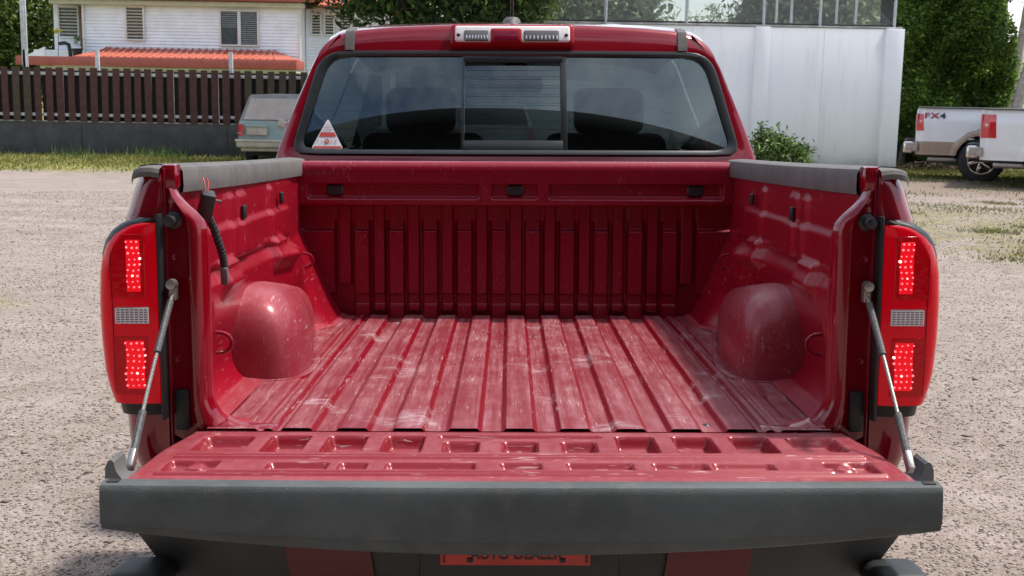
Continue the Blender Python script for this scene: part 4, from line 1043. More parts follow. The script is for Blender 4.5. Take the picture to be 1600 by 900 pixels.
mb = MB().box((-12.9, HY - 1.55, 2.48), (10.05, .08, .32), bev=.01); mb.box((-7.9, HY - .75, 2.48), (.08, 1.6, .32), bev=.01); HP(mb, 'awning_fascia', 'redfascia')
HP(MB().box((-12.5, HY - .7, 2.26), (9.2, 1.5, .10)), 'awning_soffit', 'soffit')
def window(x0, x1, z0, z1, y, slats=0, split=False, parent=house, top=None):
    f = MB(); t = .06
    for a, b, c, d in ((x0 - t, x1 + t, z1, z1 + t), (x0 - t, x1 + t, z0 - t, z0), (x0 - t, x0, z0, z1), (x1, x1 + t, z0, z1)): f.box(((a + b) / 2, y - .03, (c + d) / 2), (b - a, .10, d - c), bev=.008)
    wn = HP(MB().box(((x0 + x1) / 2, y + .03, (z0 + z1) / 2), (x1 - x0, .05, z1 - z0)), 'window', 'glassdark', parent)
    HP(f, 'window_frame', 'trimw', wn)
    for i in range(slats):
        z = z0 + (z1 - z0) * (i + .5) / slats
        MB().box(((x0 + x1) / 2, y - .01, z + .03), (x1 - x0, .012, .10), rot=Euler((1.0, 0, 0)).to_matrix()).build('slat', M['trimw'], wn, off=HB)
    if split:
        HP(MB().box(((x0 + x1) / 2, y - .02, (z0 + z1) / 2), (.12, .08, z1 - z0), bev=.008), 'mullion', 'trimw', wn)
        for i in range(16):
            z = z0 + (z1 - z0) * (i + .5) / 16
            if z > (z0 + z1) / 2: MB().box((x0 + (x1 - x0) * .24, y + .0, z), ((x1 - x0) * .44, .01, .012)).build('slat', M['galv'], wn, off=HB)
            MB().box((x0 + (x1 - x0) * .76, y + .0, z), ((x1 - x0) * .44, .01, .012)).build('slat', M['galv'], wn, off=HB)
    return wn
window(-14.40, -13.80, 3.36, 4.52, HY + .04, 10)
window(-10.92, -9.58, 3.22, 4.42, HY + .04, 0, True)
window(-17.28, -16.60, 3.46, 4.55, HY + 1.12, 9)
HP(MB().box((-16.32, HY + .95, 3.7), (.26, .1, 1.75), bev=.01), 'door', 'doorbrown'); HP(MB().box((-16.00, HY + .45, 3.7), (.07, 1.0, 1.85)), 'corner_board', 'trimw')
HP(MB().box((-8.02, HY + .05, 3.6), (.07, .12, 2.1)), 'corner_board', 'trimw')
window(-7.75, -7.45, 3.72, 4.45, HY + 1.22, 7); window(-7.25, -6.95, 3.72, 4.45, HY + 1.22, 7); window(-6.7, -6.3, 3.72, 4.45, HY + 1.22, 7)
# small things by the bay
pt_ = empty('potted_plant', (-16.05, HY - .6, 2.66), 0, 'small plant in a black pot on the red canopy by the louvred bay window', 'plant'); PO = (-16.05, HY - .6, 2.66)
MB().lathe([(0, 0), (0, .15), (.30, .19), (.30, .16), (.26, .0)], PO, 'z', 14).build('pot', M['black'], pt_, off=PO)
P, _ = clump_points((-16.05, HY - .6, 3.22), (.18, .18, .18), 10, 12, .06); leaves(P, .10, 'foliage', M['leaf'], pt_, off=PO)
pp = empty('yellow_flower_plant', (-16.75, HY - .6, 2.66), 0, 'spindly plant with a yellow top beside the louvred bay window', 'plant'); PO2 = (-16.75, HY - .6, 2.66)
MB().tube([(-16.75, HY - .6, 2.66), (-16.72, HY - .6, 3.5)], .012, 6).build('stem', M['bark'], pp, off=PO2)
P, _ = clump_points((-16.72, HY - .6, 3.55), (.12, .12, .10), 8, 14, .05); leaves(P, .10, 'flower_head', simple('yellow_petals', (.55, .48, .06), .6), pp, off=PO2, kind='stuff')
pipe = MB().tube([(-16.7, HY - .6, 3.12), (-16.5, HY - .6, 3.15), (-16.36, HY - .6, 3.10), (-16.32, HY - .6, 2.9), (-16.30, HY - .6, 2.66)], .07, 10).build('vent_pipe', M['black'], None, off=(-16.3, HY - .6, 2.66), label='black bent vent pipe on the red canopy by the bay window', cat='pipe'); pipe.location = (-16.3, HY - .6, 2.66)
pole = MB().tube([(-7.2, HY + .2, 3.8), (-6.2, HY + .2, 2.2), (-5.9, HY + .2, 1.2)], .035, 8); po = pole.build('leaning_pole', M['bark'], None, off=(-5.9, HY + .2, 1.2), label='dark pole leaning against the sunlit side wing of the white house', cat='pole'); po.location = (-5.9, HY + .2, 0.6)
bo = MB().box((0, 0, .55), (.42, .06, 1.1), bev=.01).build('grey_board', simple('grey_board', (.30, .28, .26), .8), None, label='grey board propped against the side wing of the white house', cat='board'); bo.location = (-6.85, HY + .75, 2.2)

# ================================================================== tall white wall with pilasters
M['wallwhite'] = None
def wall_mat():
    k = NT('white_painted_render'); st = k.ramp(k.noise(3, 5, .65, k.coord((2.2, 2.2, .22))), .48, .75)
    c = k.mix(k.ramp(k.noise(.8, 5), .3, .7), (.84, .86, .88), (.88, .89, .90)); c = k.mix(k.math('MULTIPLY', st, .28), c, (.54, .55, .54)); sx = k.n('ShaderNodeSeparateXYZ'); k.l(k.tc.outputs['Object'], sx.inputs[0]); lo = k.math('MULTIPLY', k.ramp(k.math('ADD', sx.outputs[2], k.math('MULTIPLY', k.noise(2.5, 5, .7), .7)), .75, .30), .55); c = k.mix(lo, c, (.42, .39, .34)); k.col(c); k.rough(.85); k.bump(k.noise(60, 4), .15, .005); return k.m
M['wallwhite'] = wall_mat(); WY = 28.0; WO = (4, WY, 0)
ww = MB().box((3.0, WY + .18, 1.59), (11.6, .16, 3.24), bev=.01).build('boundary_wall', M['wallwhite'], None, off=WO, label='tall white rendered wall with pilasters to the right of the cab', cat='wall'); ww.location = WO
for x, wd in ((-2.6, .36), (2.2, .34), (5.66, .34), (8.70, .42)): MB().box((x, WY + .07, 1.58), (wd, .18, 3.255), bev=.012).build('pilaster', M['wallwhite'], ww, off=WO)
MB().box((3.02, WY + .18, 3.235), (11.7, .24, .04), bev=.006).build('coping', simple('grey_coping', (.38, .38, .37), .9, .3, 4), ww, off=WO)
mb = MB()
for x in (4.05, 7.1): mb.box((x, WY + .0995, 1.6), (.008, .004, 3.1))
mb.build('wall_joint', simple('wall_joint_grey', (.55, .56, .57), .9), ww, off=WO)
# chain link fence on the wall
clf = empty('chain_link_fence', (4, WY + .18, 3.25), 0, 'chain link fence with steel posts standing on the tall white wall', 'fence'); CO = (4, WY + .18, 3.25)
for x in (-1.6, .55, 2.05, 3.92, 5.70, 7.0, 8.72): MB().tube([(x, WY + .2, 3.2), (x, WY + .2, 4.7)], .036 if x > 5 else .04, 8).build('post', M['galv'], clf, off=CO)
for x in (6.05, 6.4, 7.45, 7.9): MB().tube([(x, WY + .5, 3.2), (x, WY + .5, 4.7)], .03, 8).build('post', M['galv'], clf, off=CO)
mb = MB(); V = []; F = []
c = .062; h = 1.35
for x in np.arange(-2.0, 8.75, c):
    for sg in (-1, 1):
        zt_ = h; x2 = x + sg * h
        a, b = x, x2; z0, z1 = 0, h
        if b < -2: f = (x + 2) / h; b = -2; z1 = h * f
        if b > 8.75: f = (8.75 - x) / h; b = 8.75; z1 = h * f
        if z1 < .02: continue
        n = len(V); r_ = .0035; V += [(a - r_, WY + .2, 3.27), (a + r_, WY + .2, 3.27), (b + r_, WY + .2, 3.27 + z1), (b - r_, WY + .2, 3.27 + z1), (a, WY + .2 + r_, 3.27), (b, WY + .2 + r_, 3.27 + z1)]
        F += [(n, n + 1, n + 2, n + 3), (n, n + 4, n + 5, n + 3), (n + 1, n + 2, n + 5, n + 4)]
    
mb.add(V, F).build('wire_mesh', M['galv'], clf, off=CO, smooth=False, fix=False, kind='stuff')
MB().tube([(-2.4, WY + .2, 3.29), (8.75, WY + .2, 3.29)], .022, 6).build('bottom_rail', M['black'], clf, off=CO)
MB().tube([(-2.4, WY + .2, 4.65), (8.75, WY + .2, 4.65)], .025, 6).build('top_rail', M['galv'], clf, off=CO)

# ================================================================== trees, hedge, plants
tree((-22.2, 50, 0), 8, (-22.0, 50, 4.0), (3.6, 2.6, 3.9), 'dense green tree at the far left beside the white house', 'leaf_yellow', .24, 560, 80, .42)
tree((-2.2, 26.2, 0), 6, (-1.9, 26.3, 4.9), (3.0, 1.7, 2.2), 'dark leafed tree hanging over the cab roof between the house and the chain link fence', 'leaf', .20, 330, 80, .33, droop=1.2, trunk_r=.2)
tree((-.2, 27.4, 0), 5, (-.25, 27.3, 4.5), (1.1, .9, 1.7), 'yellow green leafy tree behind the roof antenna', 'leaf_yellow', .15, 170, 80, .24, droop=1.0)
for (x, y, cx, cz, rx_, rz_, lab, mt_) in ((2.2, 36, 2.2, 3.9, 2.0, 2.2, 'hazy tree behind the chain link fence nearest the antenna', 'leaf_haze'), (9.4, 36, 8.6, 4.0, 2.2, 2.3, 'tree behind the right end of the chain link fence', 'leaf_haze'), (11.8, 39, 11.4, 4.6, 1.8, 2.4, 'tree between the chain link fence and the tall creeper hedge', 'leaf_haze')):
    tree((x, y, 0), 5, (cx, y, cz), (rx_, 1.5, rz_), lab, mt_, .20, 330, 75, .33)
bam = empty('bamboo_clump', (6.3, 38, 0), 0, 'feathery bamboo clump showing above the white wall with pale sky behind', 'bamboo'); BO = np.array((6.3, 38, 0)); mb = MB(); Pl = []
for i in range(46):
    x = 5.0 + 3.6 * rng.random(); y = 37.4 + 1.2 * rng.random(); hh = 3.3 + 1.15 * rng.random() ** 1.3 + .25 * (x - 5) / 3; lx = rng.normal(0, .25)
    p = [(x, y, 0), (x + lx * .3, y, hh * .6), (x + lx, y, hh)]; mb.tube(p, [.025, .018, .005], 5)
    for q in range(55):
        f = .45 + .55 * rng.random(); Pl.append((x + lx * f + rng.normal(0, .16), y + rng.normal(0, .16), hh * f + rng.normal(0, .06)))
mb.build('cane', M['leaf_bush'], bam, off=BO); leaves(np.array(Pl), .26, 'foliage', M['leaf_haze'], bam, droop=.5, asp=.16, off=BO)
# creeper hedge: undulating column covered in leaves
hb = (10.6, 29.6, 0); hedge = empty('creeper_hedge', hb, 0, 'very tall hedge of dense creeper to the right of the white wall', 'hedge')
n = 30000; xx = 9.05 + 3.0 * rng.random(n); zz_ = .15 + 5.6 * rng.random(n) 
dep = .35 * np.sin(xx * 2.3 + zz_ * 1.1) + .25 * np.sin(zz_ * 3.1 + xx * .7) + .2 * np.sin(xx * 5.3 - zz_ * 4.1); yy_ = 28.9 + dep * .8 + np.abs(rng.normal(0, .22, n)) + np.clip((xx - 11.6), 0, 1) * 1.2
keep = (zz_ > .5 + .3 * np.sin(xx * 3)) & (xx < 12.0 - .25 * np.sin(zz_ * 2.2) - .12 * rng.random(n) - np.where(zz_ < 1.2, .0, 0)); P = np.stack([xx, yy_, zz_], -1)[keep]
n2 = 3500; e = np.stack([12.0 - .25 * np.sin(np.linspace(.5, 5.5, n2) * 2.2) + rng.normal(0, .15, n2), 29.6 + rng.random(n2) * 1.2, np.linspace(.5, 5.5, n2)], -1); P = np.concatenate([P, e])
leaves(P, .115, 'foliage', M['leaf_hedge'], hedge, up=.8, droop=.5, asp=.62, off=hb)
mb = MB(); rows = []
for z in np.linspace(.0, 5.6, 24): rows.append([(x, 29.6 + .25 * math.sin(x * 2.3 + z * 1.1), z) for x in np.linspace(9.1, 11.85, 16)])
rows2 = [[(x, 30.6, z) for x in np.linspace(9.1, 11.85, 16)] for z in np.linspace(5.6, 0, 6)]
mb.grid(np.array(rows)); mb.grid(np.array(rows2)); mb.build('inner_sheet', simple('dark_inner_sheet', (.02, .028, .012), .9), hedge, off=hb)  # plain dark sheets filling the hedge behind its leaves
for x in (9.5, 10.3, 11.2): MB().tube([(x, 29.5, 0), (x + .1, 29.4, 1.0), (x - .05, 29.6, 2.5)], [.09, .07, .04], 8).build('stem', M['bark'], hedge, off=hb)
# leaning palm trunk
def frond(mb_pts, base, d, ln, drop):
    pts = []
    for f in np.linspace(0, 1, 14): pts.append(np.array(base) + np.array(d) * ln * f + np.array([0, 0, -drop * f * f]))
    return pts
def palm(loc, path, r0, label, crown=True, fl=1.6, nf=13, name='palm_tree', cat='palm', seedv=0, leafsize=.30):
    t = empty(name, loc, 0, label, cat); mb = MB(); rad = [r0 * (1 - .35 * i / (len(path) - 1)) for i in range(len(path))]
    P = []; RR = []
    for i in range(len(path) - 1):
        for k in range(8): f = k / 8; P.append(Vector(path[i]).lerp(Vector(path[i + 1]), f)); RR.append((rad[i] + (rad[i + 1] - rad[i]) * f) * (1.08 if k % 2 else 1))
    P.append(Vector(path[-1])); RR.append(rad[-1]); mb.tube(P, RR, 12); mb.build('trunk', M['palm_bark'], t, off=loc)
    top = np.array(path[-1])
    if crown:
        for k in range(nf):
            a = k * 2.399 + seedv; el = .9 - 1.1 * (k / nf); d = np.array([math.cos(a) * math.cos(el), math.sin(a) * math.cos(el), math.sin(el)]); pts = frond(None, top, d, fl, fl * .45)
            V = []; F = []
            m_ = MB().tube([tuple(p) for p in pts], [.018 * (1 - .8 * f) for f in np.linspace(0, 1, 14)], 5)
            side = np.cross(d, [0, 0, 1]); side /= max(np.linalg.norm(side), .01)
            for i in range(2, 14):
                for q in range(3):
                    p = pts[i - 1] + (pts[i] - pts[i - 1]) * q / 3; w = fl * leafsize * math.sin(math.pi * (.15 + .8 * i / 14))
                    for sgn in (-1, 1):
                        tip = p + side * sgn * w + d * w * .4 + np.array([0, 0, -w * .45]); n = len(V); V += [p - d * .02, tip, p + d * .03]; F.append((n, n + 1, n + 2))
            m_.add(V, F); m_.build('frond', M['leaf_bush'], t, off=loc, smooth=False, fix=False)
    return t
palm((11.55, 28.2, 0), [(11.55, 28.2, 0), (11.60, 28.2, 1.0), (11.85, 28.2, 2.2), (12.25, 28.2, 3.6), (12.7, 28.2, 5.2), (13.0, 28.2, 6.6)], .14, 'pale leaning palm trunk at the right edge of the hedge')
palm((13.2, 33, 0), [(13.2, 33, 0), (13.6, 33, 2.5), (13.75, 33, 4.2), (13.9, 33, 6.5)], .12, 'second thinner palm trunk behind the leaning palm')
palm((15.2, 34, 0), [(15.2, 34, 0), (15.2, 34, .9)], .16, 'low young palm under the leaning trunk at the far right', fl=1.3, nf=15)
M['drygrass_big'] = M['dry_grass']
# bush by the white wall
bl = (5.9, 26.8, 0); bush = empty('leafy_bush', bl, 0, 'leafy green bush growing at the foot of the white wall beside the cab', 'bush')
P1, _ = clump_points((5.72, 26.8, .48), (.42, .4, .40), 60, 26, .13); P2, _ = clump_points((6.2, 26.8, .34), (.45, .4, .26), 44, 24, .11)
P3 = np.array([(5.48 + rng.normal(0, .05), 26.8 + rng.normal(0, .05), 0.78 + .30 * k / 40) for k in range(40)]); P4 = np.array([(6.48 + rng.normal(0, .10), 26.8, .50 + rng.normal(0, .05)) for k in range(40)])
leaves(np.concatenate([P1, P2, P3, P4]), .12, 'foliage', M['leaf_bush'], bush, droop=.5, off=bl)
mb = MB()
for a, b, c_ in ((5.5, 26.8, 1.05), (5.9, 26.7, .75), (6.2, 26.8, .55), (6.45, 26.8, .5)): mb.tube([(5.9 + (a - 5.9) * .3, 26.8, 0), (a, b, c_)], [.02, .006], 6)
mb.build('stem', M['bark'], bush, off=bl)
# grass
def blades(name, n, xr, yr, hr, mat, dens=None, w=.012):
    x = xr[0] + (xr[1] - xr[0]) * rng.random(n); y = yr[0] + (yr[1] - yr[0]) * rng.random(n)
    if dens is not None: k = rng.random(n) < dens(x, y); x, y = x[k], y[k]
    n = len(x); h = hr[0] + (hr[1] - hr[0]) * rng.random(n) ** 2; a = rng.random(n) * 6.28; lx, ly = rng.normal(0, .4, n) * h, rng.normal(0, .4, n) * h
    z = gz(x, y); W = w * (.7 + .6 * rng.random(n))
    V = np.stack([np.stack([x - W * np.cos(a), y - W * np.sin(a), z], -1), np.stack([x + W * np.cos(a), y + W * np.sin(a), z], -1), np.stack([x + lx, y + ly, z + h], -1)], 1).reshape(-1, 3)
    return tri_mesh(name, V, np.arange(n * 3).reshape(-1, 3), M[mat], kind='stuff')
cl = lambda x, y: (.5 + .5 * np.sin(x * 1.3 + np.sin(y * 1.9)) * np.cos(y * 1.1 + x * .4)) 
blades('grass', 26000, (-14.5, -3.6), (22.0, 27.9), (.02, .11), 'grass', lambda x, y: np.clip((y - 21.8) / 2.2, 0, 1) * (.35 + .65 * cl(x, y)))
blades('tall_weeds', 5000, (-14.5, -3.6), (26.6, 27.9), (.08, .34), 'leaf_bush', lambda x, y: cl(x * 1.7, y) ** 3)
blades('grass', 22000, (7.2, 13.5), (24.6, 29.0), (.02, .10), 'grass', lambda x, y: .3 + .7 * cl(x, y))
def patches(name, n, cx, cy, nc, sr, hr, mat, w):
    c = np.stack([cx[0] + (cx[1] - cx[0]) * rng.random(nc), cy[0] + (cy[1] - cy[0]) * rng.random(nc)], -1); wt = rng.random(nc) ** 2; k = rng.choice(nc, n, p=wt / wt.sum())
    sc = sr * (.5 + rng.random(nc)); x = c[k, 0] + rng.normal(0, 1, n) * sc[k] * 1.3; y = c[k, 1] + rng.normal(0, 1, n) * sc[k]; h = hr[0] + (hr[1] - hr[0]) * rng.random(n) ** 2
    a = rng.random(n) * 6.28; z = gz(x, y); W = w * (.7 + .6 * rng.random(n)); lx, ly = rng.normal(0, .5, n) * h, rng.normal(0, .5, n) * h
    V = np.stack([np.stack([x - W * np.cos(a), y - W * np.sin(a), z], -1), np.stack([x + W * np.cos(a), y + W * np.sin(a), z], -1), np.stack([x + lx, y + ly, z + h], -1)], 1).reshape(-1, 3)
    return tri_mesh(name, V, np.arange(n * 3).reshape(-1, 3), M[mat], kind='stuff')
patches('grass_tufts', 15000, (4.6, 10.5), (11.8, 19.5), 70, .22, (.01, .055), 'patch_grass', .008)
patches('grass_tufts', 2600, (-5.8, -3.6), (6.4, 9.4), 26, .14, (.008, .04), 'patch_grass', .005)
patches('grass_tufts', 5000, (5.5, 12.5), (19.5, 24.5), 40, .25, (.01, .07), 'patch_grass', .010)
n = 2500; P = np.stack([8.6 + 3.0 * rng.random(n), 27.0 + 1.8 * rng.random(n), np.zeros(n)], -1); P[:, 2] = .02 + .22 * np.clip(1 - np.hypot((P[:, 0] - 9.7) / 1.0, (P[:, 1] - 28.1) / 1.0), 0, 1) * rng.random(n)
leaves(P, .10, 'leaf_litter', M['litter'], None, up=2.0, kind='stuff')
# far right: hill and pale building
rows = []
for y, s_ in ((150, 0.02), (170, .5), (200, .9), (240, 1.0), (300, .6)): rows.append([(x, y, max(-.5, 15 * s_ * math.exp(-((x - 130) / 70) ** 2) + 1.5 * s_ * math.sin(x * .15))) for x in np.linspace(20, 260, 50)])
MB().grid(np.array(rows)).build('hills', simple('hazy_hill', (.16, .20, .19), .9, .2, .1), kind='structure')
fb = empty('far_building', (31, 68, 0), 0, 'pale low building beyond the palms at the far right', 'building'); FBO = (31, 68, 0)
MB().box((31, 70, 1.9), (9, 4, 3.8)).build('wall', M['siding'], fb, off=FBO); MB().box((31, 69.6, 3.95), (9.6, 5, .25)).build('roof', M['trimw'], fb, off=FBO)
for x in (28.2, 30.4, 32.6): MB().box((x, 67.97, 2.2), (1.1, .06, 1.1)).build('window', M['glassdark'], fb, off=FBO)

# ================================================================== parked vehicles
M['white_paint'] = simple('white_car_paint', (.74, .75, .77), .22, .03, 3, coat=.6); M['tan'] = simple('tan_lower_paint', (.33, .25, .20), .35, .08, 5, coat=.4)
M['red_lens2'] = simple('red_tail_lens', (.50, .012, .018), .12, .2, 10, coat=1); M['bumper_tan'] = simple('dusty_bumper_step', (.33, .28, .25), .5, .2, 20)
M['fxred'] = simple('decal_red', (.35, .03, .05), .4); M['fxblack'] = simple('decal_dark', (.03, .035, .04), .4)
def white_truck(loc, rz, label, tan, lens, decal):
    """local frame: +x to the front, rear axle at x=0, near side at -y"""
    t = empty('pickup_truck', loc, rz, label, 'pickup truck', 'white pickup trucks parked by the hedge')
    def B(mb, name, mat, parent=None, **kw): return mb.build(name, M[mat], parent or t, **kw)
    zt_, zb, hw = 1.44, .52, .98; AR = .50; AZ = .43
    for sg in (-1, 1):
        zs = np.concatenate([[zt_ + .0, zt_ - .02], np.linspace(zt_ - .06, zb, 30)]); xs = np.concatenate([[-1.26, -1.25, -1.22, -1.16], np.linspace(-1.1, 1.30, 70)])
        Xg, Zg = np.meshgrid(xs, zs); Yo = hw - .05 * sst(Zg, 1.15, 1.44) - .03 * (1 - sst(Zg, .5, .75)) - .09 * (1 - sst(Xg, -1.27, -1.10)) ** 2
        rr = np.hypot(Xg, Zg - AZ); Yo = Yo + .035 * (1 - sst(rr, AR + .05, AR + .13)); near = (rr < AR) & (rr > AR - .05)
        Xg = np.where(near, Xg / rr * AR, Xg); Zg = np.where(near, AZ + (Zg - AZ) / rr * AR, Zg); rr = np.where(near, AR, rr)
        n, m = Xg.shape; V = np.stack([Xg, sg * Yo, Zg], -1).reshape(-1, 3); Fw = []; Ft = []
        for i in range(n - 1):
            for j in range(m - 1):
                q = [(i, j), (i, j + 1), (i + 1, j + 1), (i + 1, j)]
                if min(rr[a] for a in q) < AR - .001: continue
                zc = np.mean([Zg[a] for a in q]); rc = np.mean([rr[a] for a in q]); f = [a * m + b for a, b in q]
                (Ft if tan and (zc < .80 or rc < AR + .12) else Fw).append(f)
        side = B(MB().add(V, Fw), 'bed_side', 'white_paint', ang=40)
        if Ft: B(MB().add(V, Ft), 'lower_bed_side', 'tan', side, ang=40)
        B(MB().box((.02, sg * (hw - .06), zt_ + .015), (2.56, .10, .03), bev=.012), 'bed_rail_cap', 'charcoal', side)
        # tail light wraps the corner
        x0, x1, z0, z1 = lens; mb = MB(); rows = []
        for z in np.linspace(z0, z1, 8):
            tp = .03 * (z - z0) / (z1 - z0); y = hw - .045 * float(sst(z, 1.15, 1.44)); rows.append([(-1.275, sg * (y - .20), z), (-1.285, sg * (y - .12), z), (-1.262, sg * (y - .055), z), (-1.22, sg * (y - .015), z), (min(-1.12, x1 - tp - .02), sg * (y + .006), z), (x1 - tp, sg * (y + .012), z), (x1 - tp + .012, sg * (y - .01), z)])
        lt = B(mb.grid(np.array(rows)), 'tail_light', 'red_lens2', side); B(MB().box(((-1.15 + x0) / 2, sg * (hw - .015), (z0 + z1) / 2 + .02), (.05, .03, .05), bev=.01), 'lamp_spot', 'lens_clear', lt)
        rows = [[(x, sg * yv, AZ + (AR + .01) * math.sin(a)) for x, a in [((AR + .01) * math.cos(a), a) for a in np.linspace(0, math.pi, 24)]] for yv in (hw - .02, .4)]
        B(MB().grid(np.array(rows)), 'wheel_well', 'black', side)
    B(MB().box((-1.25, 0, .98), (.05, 1.62, .86), bev=.02), 'tailgate', 'white_paint'); B(MB().box((0, 0, .80), (2.45, 1.6, .05)), 'bed_floor', 'charcoal'); B(MB().box((1.28, 0, 1.1), (.05, 1.8, .7)), 'bulkhead', 'white_paint')
    mb = MB().box((-1.40, 0, .66), (.20, 1.96, .24), bev=.05, seg=3); bp = B(mb, 'rear_bumper', 'chrome')
    mb = MB()
    for s_ in (-1, 1): mb.box((-1.34, s_ * .955, .67), (.24, .06, .17), bev=.02)
    build_split(mb, 'bumper_pad', M['bumper_tan'], bp); B(MB().box((-1.40, 0, .79), (.19, 1.5, .03), bev=.01), 'bumper_step', 'black', bp)
    ex = MB()
    for dy in (0, .13): ex.lathe([(0, .0), (.02, .035), (0, .05), (.02, .055), (.55, .05)], (-1.02, -.72 + dy, .42), 'x', 14)
    B(ex, 'exhaust_pipe', 'steel'); B(MB().box((.9, 0, .55), (4.4, 1.0, .18)), 'chassis', 'black')
    # cab and front
    prof_ = [(1.36, .50), (1.36, 1.40), (1.50, 1.92), (1.75, 1.98), (2.7, 1.98), (3.15, 1.90), (3.75, 1.42), (4.9, 1.36), (5.05, 1.2), (5.08, .55), (4.6, .5)]
    rows = []
    for y in np.linspace(-1, 1, 15): rows.append([(x, y * (hw - .17 * float(sst(z, 1.4, 1.98))), z) for x, z in prof_])
    mb = MB().grid(np.array(rows)); 
    for r_ in (0, 14): mb.F.append(tuple(r_ * len(prof_) + k for k in range(len(prof_))))
    cb = B(mb, 'cab', 'white_paint', ang=25)
    for sg in (-1, 1):
        for (a, b, c2, d2) in ((1.62, 2.3, 1.72, 2.3), (2.4, 3.45, 2.4, 3.02)):
            mb = MB().add([(a, sg * (hw + .004), 1.42), (b, sg * (hw + .004), 1.42), (d2, sg * (hw - .14), 1.88), (c2, sg * (hw - .14), 1.88)], [(0, 1, 2, 3)]); B(mb, 'side_window', 'dark_glass', cb, fix=False)
    for ax in (0, 3.95):
        for sg in (-1, 1):
            holder = wheel(0, 0, 0, .435, .30, 1, None); holder.parent = t; holder.location = (ax, sg * .83, .435); holder.rotation_euler = (0, 0, -math.pi / 2 if sg < 0 else math.pi / 2)
    if decal:
        for s_, dx, mt_ in (('F', -.15, 'fxred'), ('X', .0, 'fxred'), ('4', .15, 'fxblack')):
            mt = Matrix.Translation((-.93 + dx, -hw - .002, 1.215)) @ Matrix.Rotation(math.pi / 2 + .02, 4, 'X') @ Matrix.Shear('XY', 4, (0, 0)) 
            o = text_mesh('decal_letter', s_, .155, M[mt_], side0(t), mt, .002, .004, 1.45)
    return t
def side0(t): return [c for c in t.children if c.name.startswith('bed_side')][0]
wt1 = white_truck((9.58, 24.68, 0), -.34, 'white pickup with tan lower body and FX4 lettering parked by the hedge', True, (-1.2, -1.13, 1.00, 1.33), True)
wt2 = white_truck((10.16, 22.66, 0), -.40, 'plain white pickup cut off by the right edge of the photo, in front of another', False, (-1.2, -1.0, .93, 1.36), False)
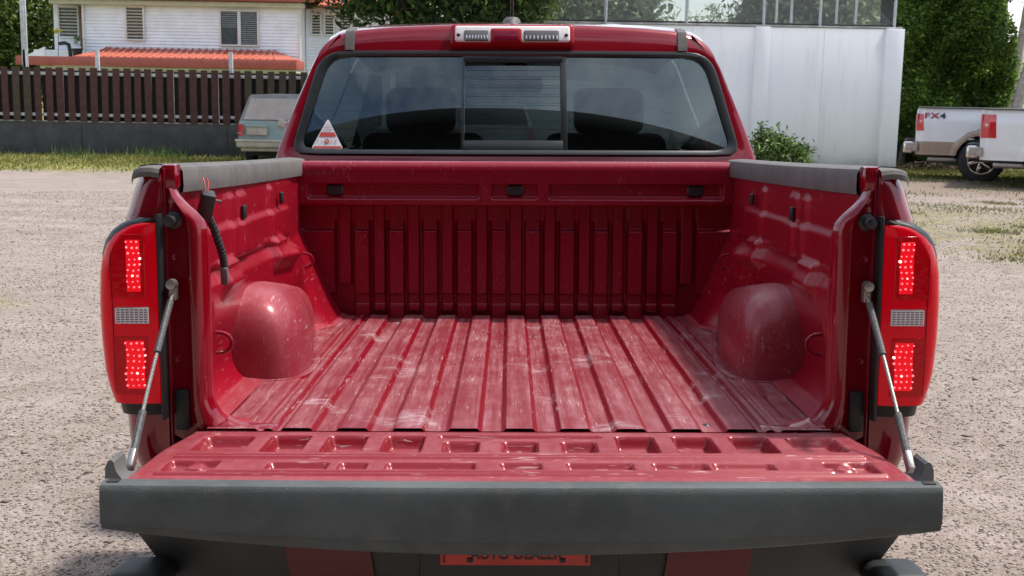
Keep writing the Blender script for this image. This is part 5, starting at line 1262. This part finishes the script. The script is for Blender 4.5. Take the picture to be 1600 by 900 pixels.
# old estate car on the left
M['teal'] = simple('dusty_blue_green_paint', (.27, .36, .36), .5, .12, 4, dirt=.35, dirtc=(.42, .38, .34)); M['dustglass'] = simple('dust_covered_glass', (.37, .33, .30), .8, .08, 4); M['cream_bumper'] = simple('dusty_cream_bumper', (.42, .37, .31), .7, .15, 6, dirt=.3, dirtc=(.24, .20, .17)); M['greyroof'] = simple('dusty_grey_roof', (.20, .20, .19), .7, .15, 5)
def car(loc, rz, label, estate, body, glassm, bump_, roof, cat='car'):
    t = empty('estate_car' if estate else 'hatchback_car', loc, rz, label, cat)
    def B(mb, name, mat, parent=None, **kw): return mb.build(name, M[mat] if isinstance(mat, str) else mat, parent or t, **kw)
    # rear at y=0, front at +y. sections (half width at height) swept along y
    hw = .83
    sec = [(.76, .30), (.80, .42), (hw, .60), (hw, .82), (hw - .03, .93)]
    def ring(y, s=1, dz=0): return [(-x * s, y, z + dz) for x, z in sec][::-1] [::-1] + [(x * s, y, z + dz) for x, z in sec[::-1]]
    rows = [[(p[0] * .90, p[1] + .05, p[2]) for p in ring(.0)], ring(.06, .985), ring(.3), ring(2.0), ring(3.4), [(p[0] * .95, p[1], p[2] - .1 * (p[2] > .8)) for p in ring(4.2)], [(p[0] * .85, p[1], p[2] - .18 * (p[2] > .8)) for p in ring(4.4)]]
    mb = MB().grid(np.array(rows)); mb.F.append(tuple(range(10))); mb.F.append(tuple(60 + k for k in range(10)))
    bd = B(mb, 'body', body, ang=30)
    # greenhouse
    y0, y1 = (.10, .34) if estate else (.30, .85); zr = 1.47 if estate else 1.40
    gh = [(y0, .92, .80), (y1, zr - .05, .64), (y1 + .06, zr, .60), (2.2, zr + .01, .60), (2.5, zr - .04, .62), (3.2, .93, .78)]
    rows = [[(-w, y, z), (-w * .6, y - .02, z + .01), (w * .6, y - .02, z + .01), (w, y, z)] for y, z, w in gh]
    tp = MB().grid(np.array(rows)); 
    for e in (0, 3): tp.F.append(tuple(i * 4 + e for i in range(6)))
    rfp = B(tp, 'roof', roof, bd, ang=30)
    # rear glass, sides
    e = .012
    def lerp2(f, xs_): y = y0 + (y1 - y0) * f; z = .92 + (zr - .05 - .92) * f; w = .80 + (.64 - .80) * f; return y, z, w
    rows = []
    for f in np.linspace(.06, .93, 6):
        y, z, w = lerp2(f, 0); rows.append([(w * .90 * k, y - .022 - e - .004 * (1 - k * k), z + .01) for k in np.linspace(-1, 1, 9)])
    B(MB().grid(np.array(rows)), 'rear_window', glassm, bd)
    for sg in (-1, 1):
        mb = MB().add([(sg * .79, y0 + .25, .96), (sg * .785, 3.0, .96), (sg * .64, 2.46, zr - .08), (sg * .655, y1 + .12, zr - .08)], [(0, 1, 2, 3)])
        for v in mb.V: v[:, 0] += sg * .012
        B(mb, 'side_window', glassm, bd, fix=False)
        rows = [[(sg * x, y, z) for x, y in ((.70, -.012), (.78, -.008), (.822, .05), (.842, .13))] for z in np.linspace(.62, .86, 5)]
        tl_ = B(MB().grid(np.array(rows)), 'tail_light', 'red_lens2', bd); B(MB().box((sg * .77, -.008, .68), (.10, .02, .035), bev=.006), 'reverse_lamp', 'reverse', tl_)
    mb = MB().box((0, -.06, .47), (1.66, .16, .17), bev=.04, seg=3); mb.box((0, -.06, .53), (1.70, .20, .05), bev=.015); mb.box((0, -.02, .36), (1.50, .10, .10), bev=.03); B(mb, 'rear_bumper', bump_)
    px = -.42 if estate else .0
    B(MB().box((px, -.012, .73), (.42, .03, .17), bev=.008), 'number_plate', bump_, bd); B(MB().box((px, -.03, .835), (.44, .05, .04), bev=.01), 'plate_lamp_bar', body, bd)
    if estate: B(MB().box((.10, -.02, .90), (.16, .05, .16), rot=Euler((0, .4, 0)).to_matrix(), bev=.02), 'hanging_trim', bump_, bd)
    B(MB().box((0, 2.2, .27), (1.3, 3.9, .12)), 'underbody', 'black'); B(MB().box((.3, .03, .28), (.36, .06, .10), bev=.02), 'tow_panel', bump_)
    for ay in (.85, 3.5):
        for sg in (-1, 1):
            holder = wheel(0, 0, 0, .30, .19, sg, None, spokes=8, n=24); holder.parent = t; holder.location = (sg * .70, ay, .30)
    return t
car((-4.92, 24.9, 0), .02, 'dusty blue green estate car parked against the fence beside the cab', True, 'teal', 'dustglass', 'cream_bumper', 'greyroof')
M['silver'] = simple('silver_car_paint', (.55, .56, .57), .3, .05, 4, metal=.3, coat=.6)
car((-.43, 24.2, 0), 0, 'silver hatchback seen through the rear window of the red truck', False, 'silver', 'dark_glass', 'silver', 'silver')

# ================================================================== unseen building added behind the viewer, mirrored as the dark lower band of the rear window
BH, BY = 12.3, -8.0
bb = empty('unseen_reflected_building', (0, BY, 0), 0, 'unseen plain three storey building added behind the viewer for the dark window reflection', 'building'); BBO = (0, BY, 0)
M['facade'] = simple('near_black_facade', (.016, .017, .018), .85, .15, 1.5)  # facade coloured near black to keep its window reflection dark
MB().box((-1, BY - 5, BH / 2), (34, 10, BH), bev=.05).build('wall', M['facade'], bb, off=BBO)
MB().box((-1, BY - 4.9, BH + .06), (34.8, 10.6, .30), bev=.03).build('roof_edge', M['facade'], bb, off=BBO)
for fl in range(3):
    for k in range(9):
        wn = MB().box((-16 + k * 3.8, BY + .01, 2.1 + fl * 3.9), (2.4, .08, 1.9)).build('window', M['dark_glass'], bb, off=BBO)
        MB().box((-16 + k * 3.8, BY + .06, 1.1 + fl * 3.9), (2.6, .2, .08)).build('sill', M['trimw'], wn, off=BBO)
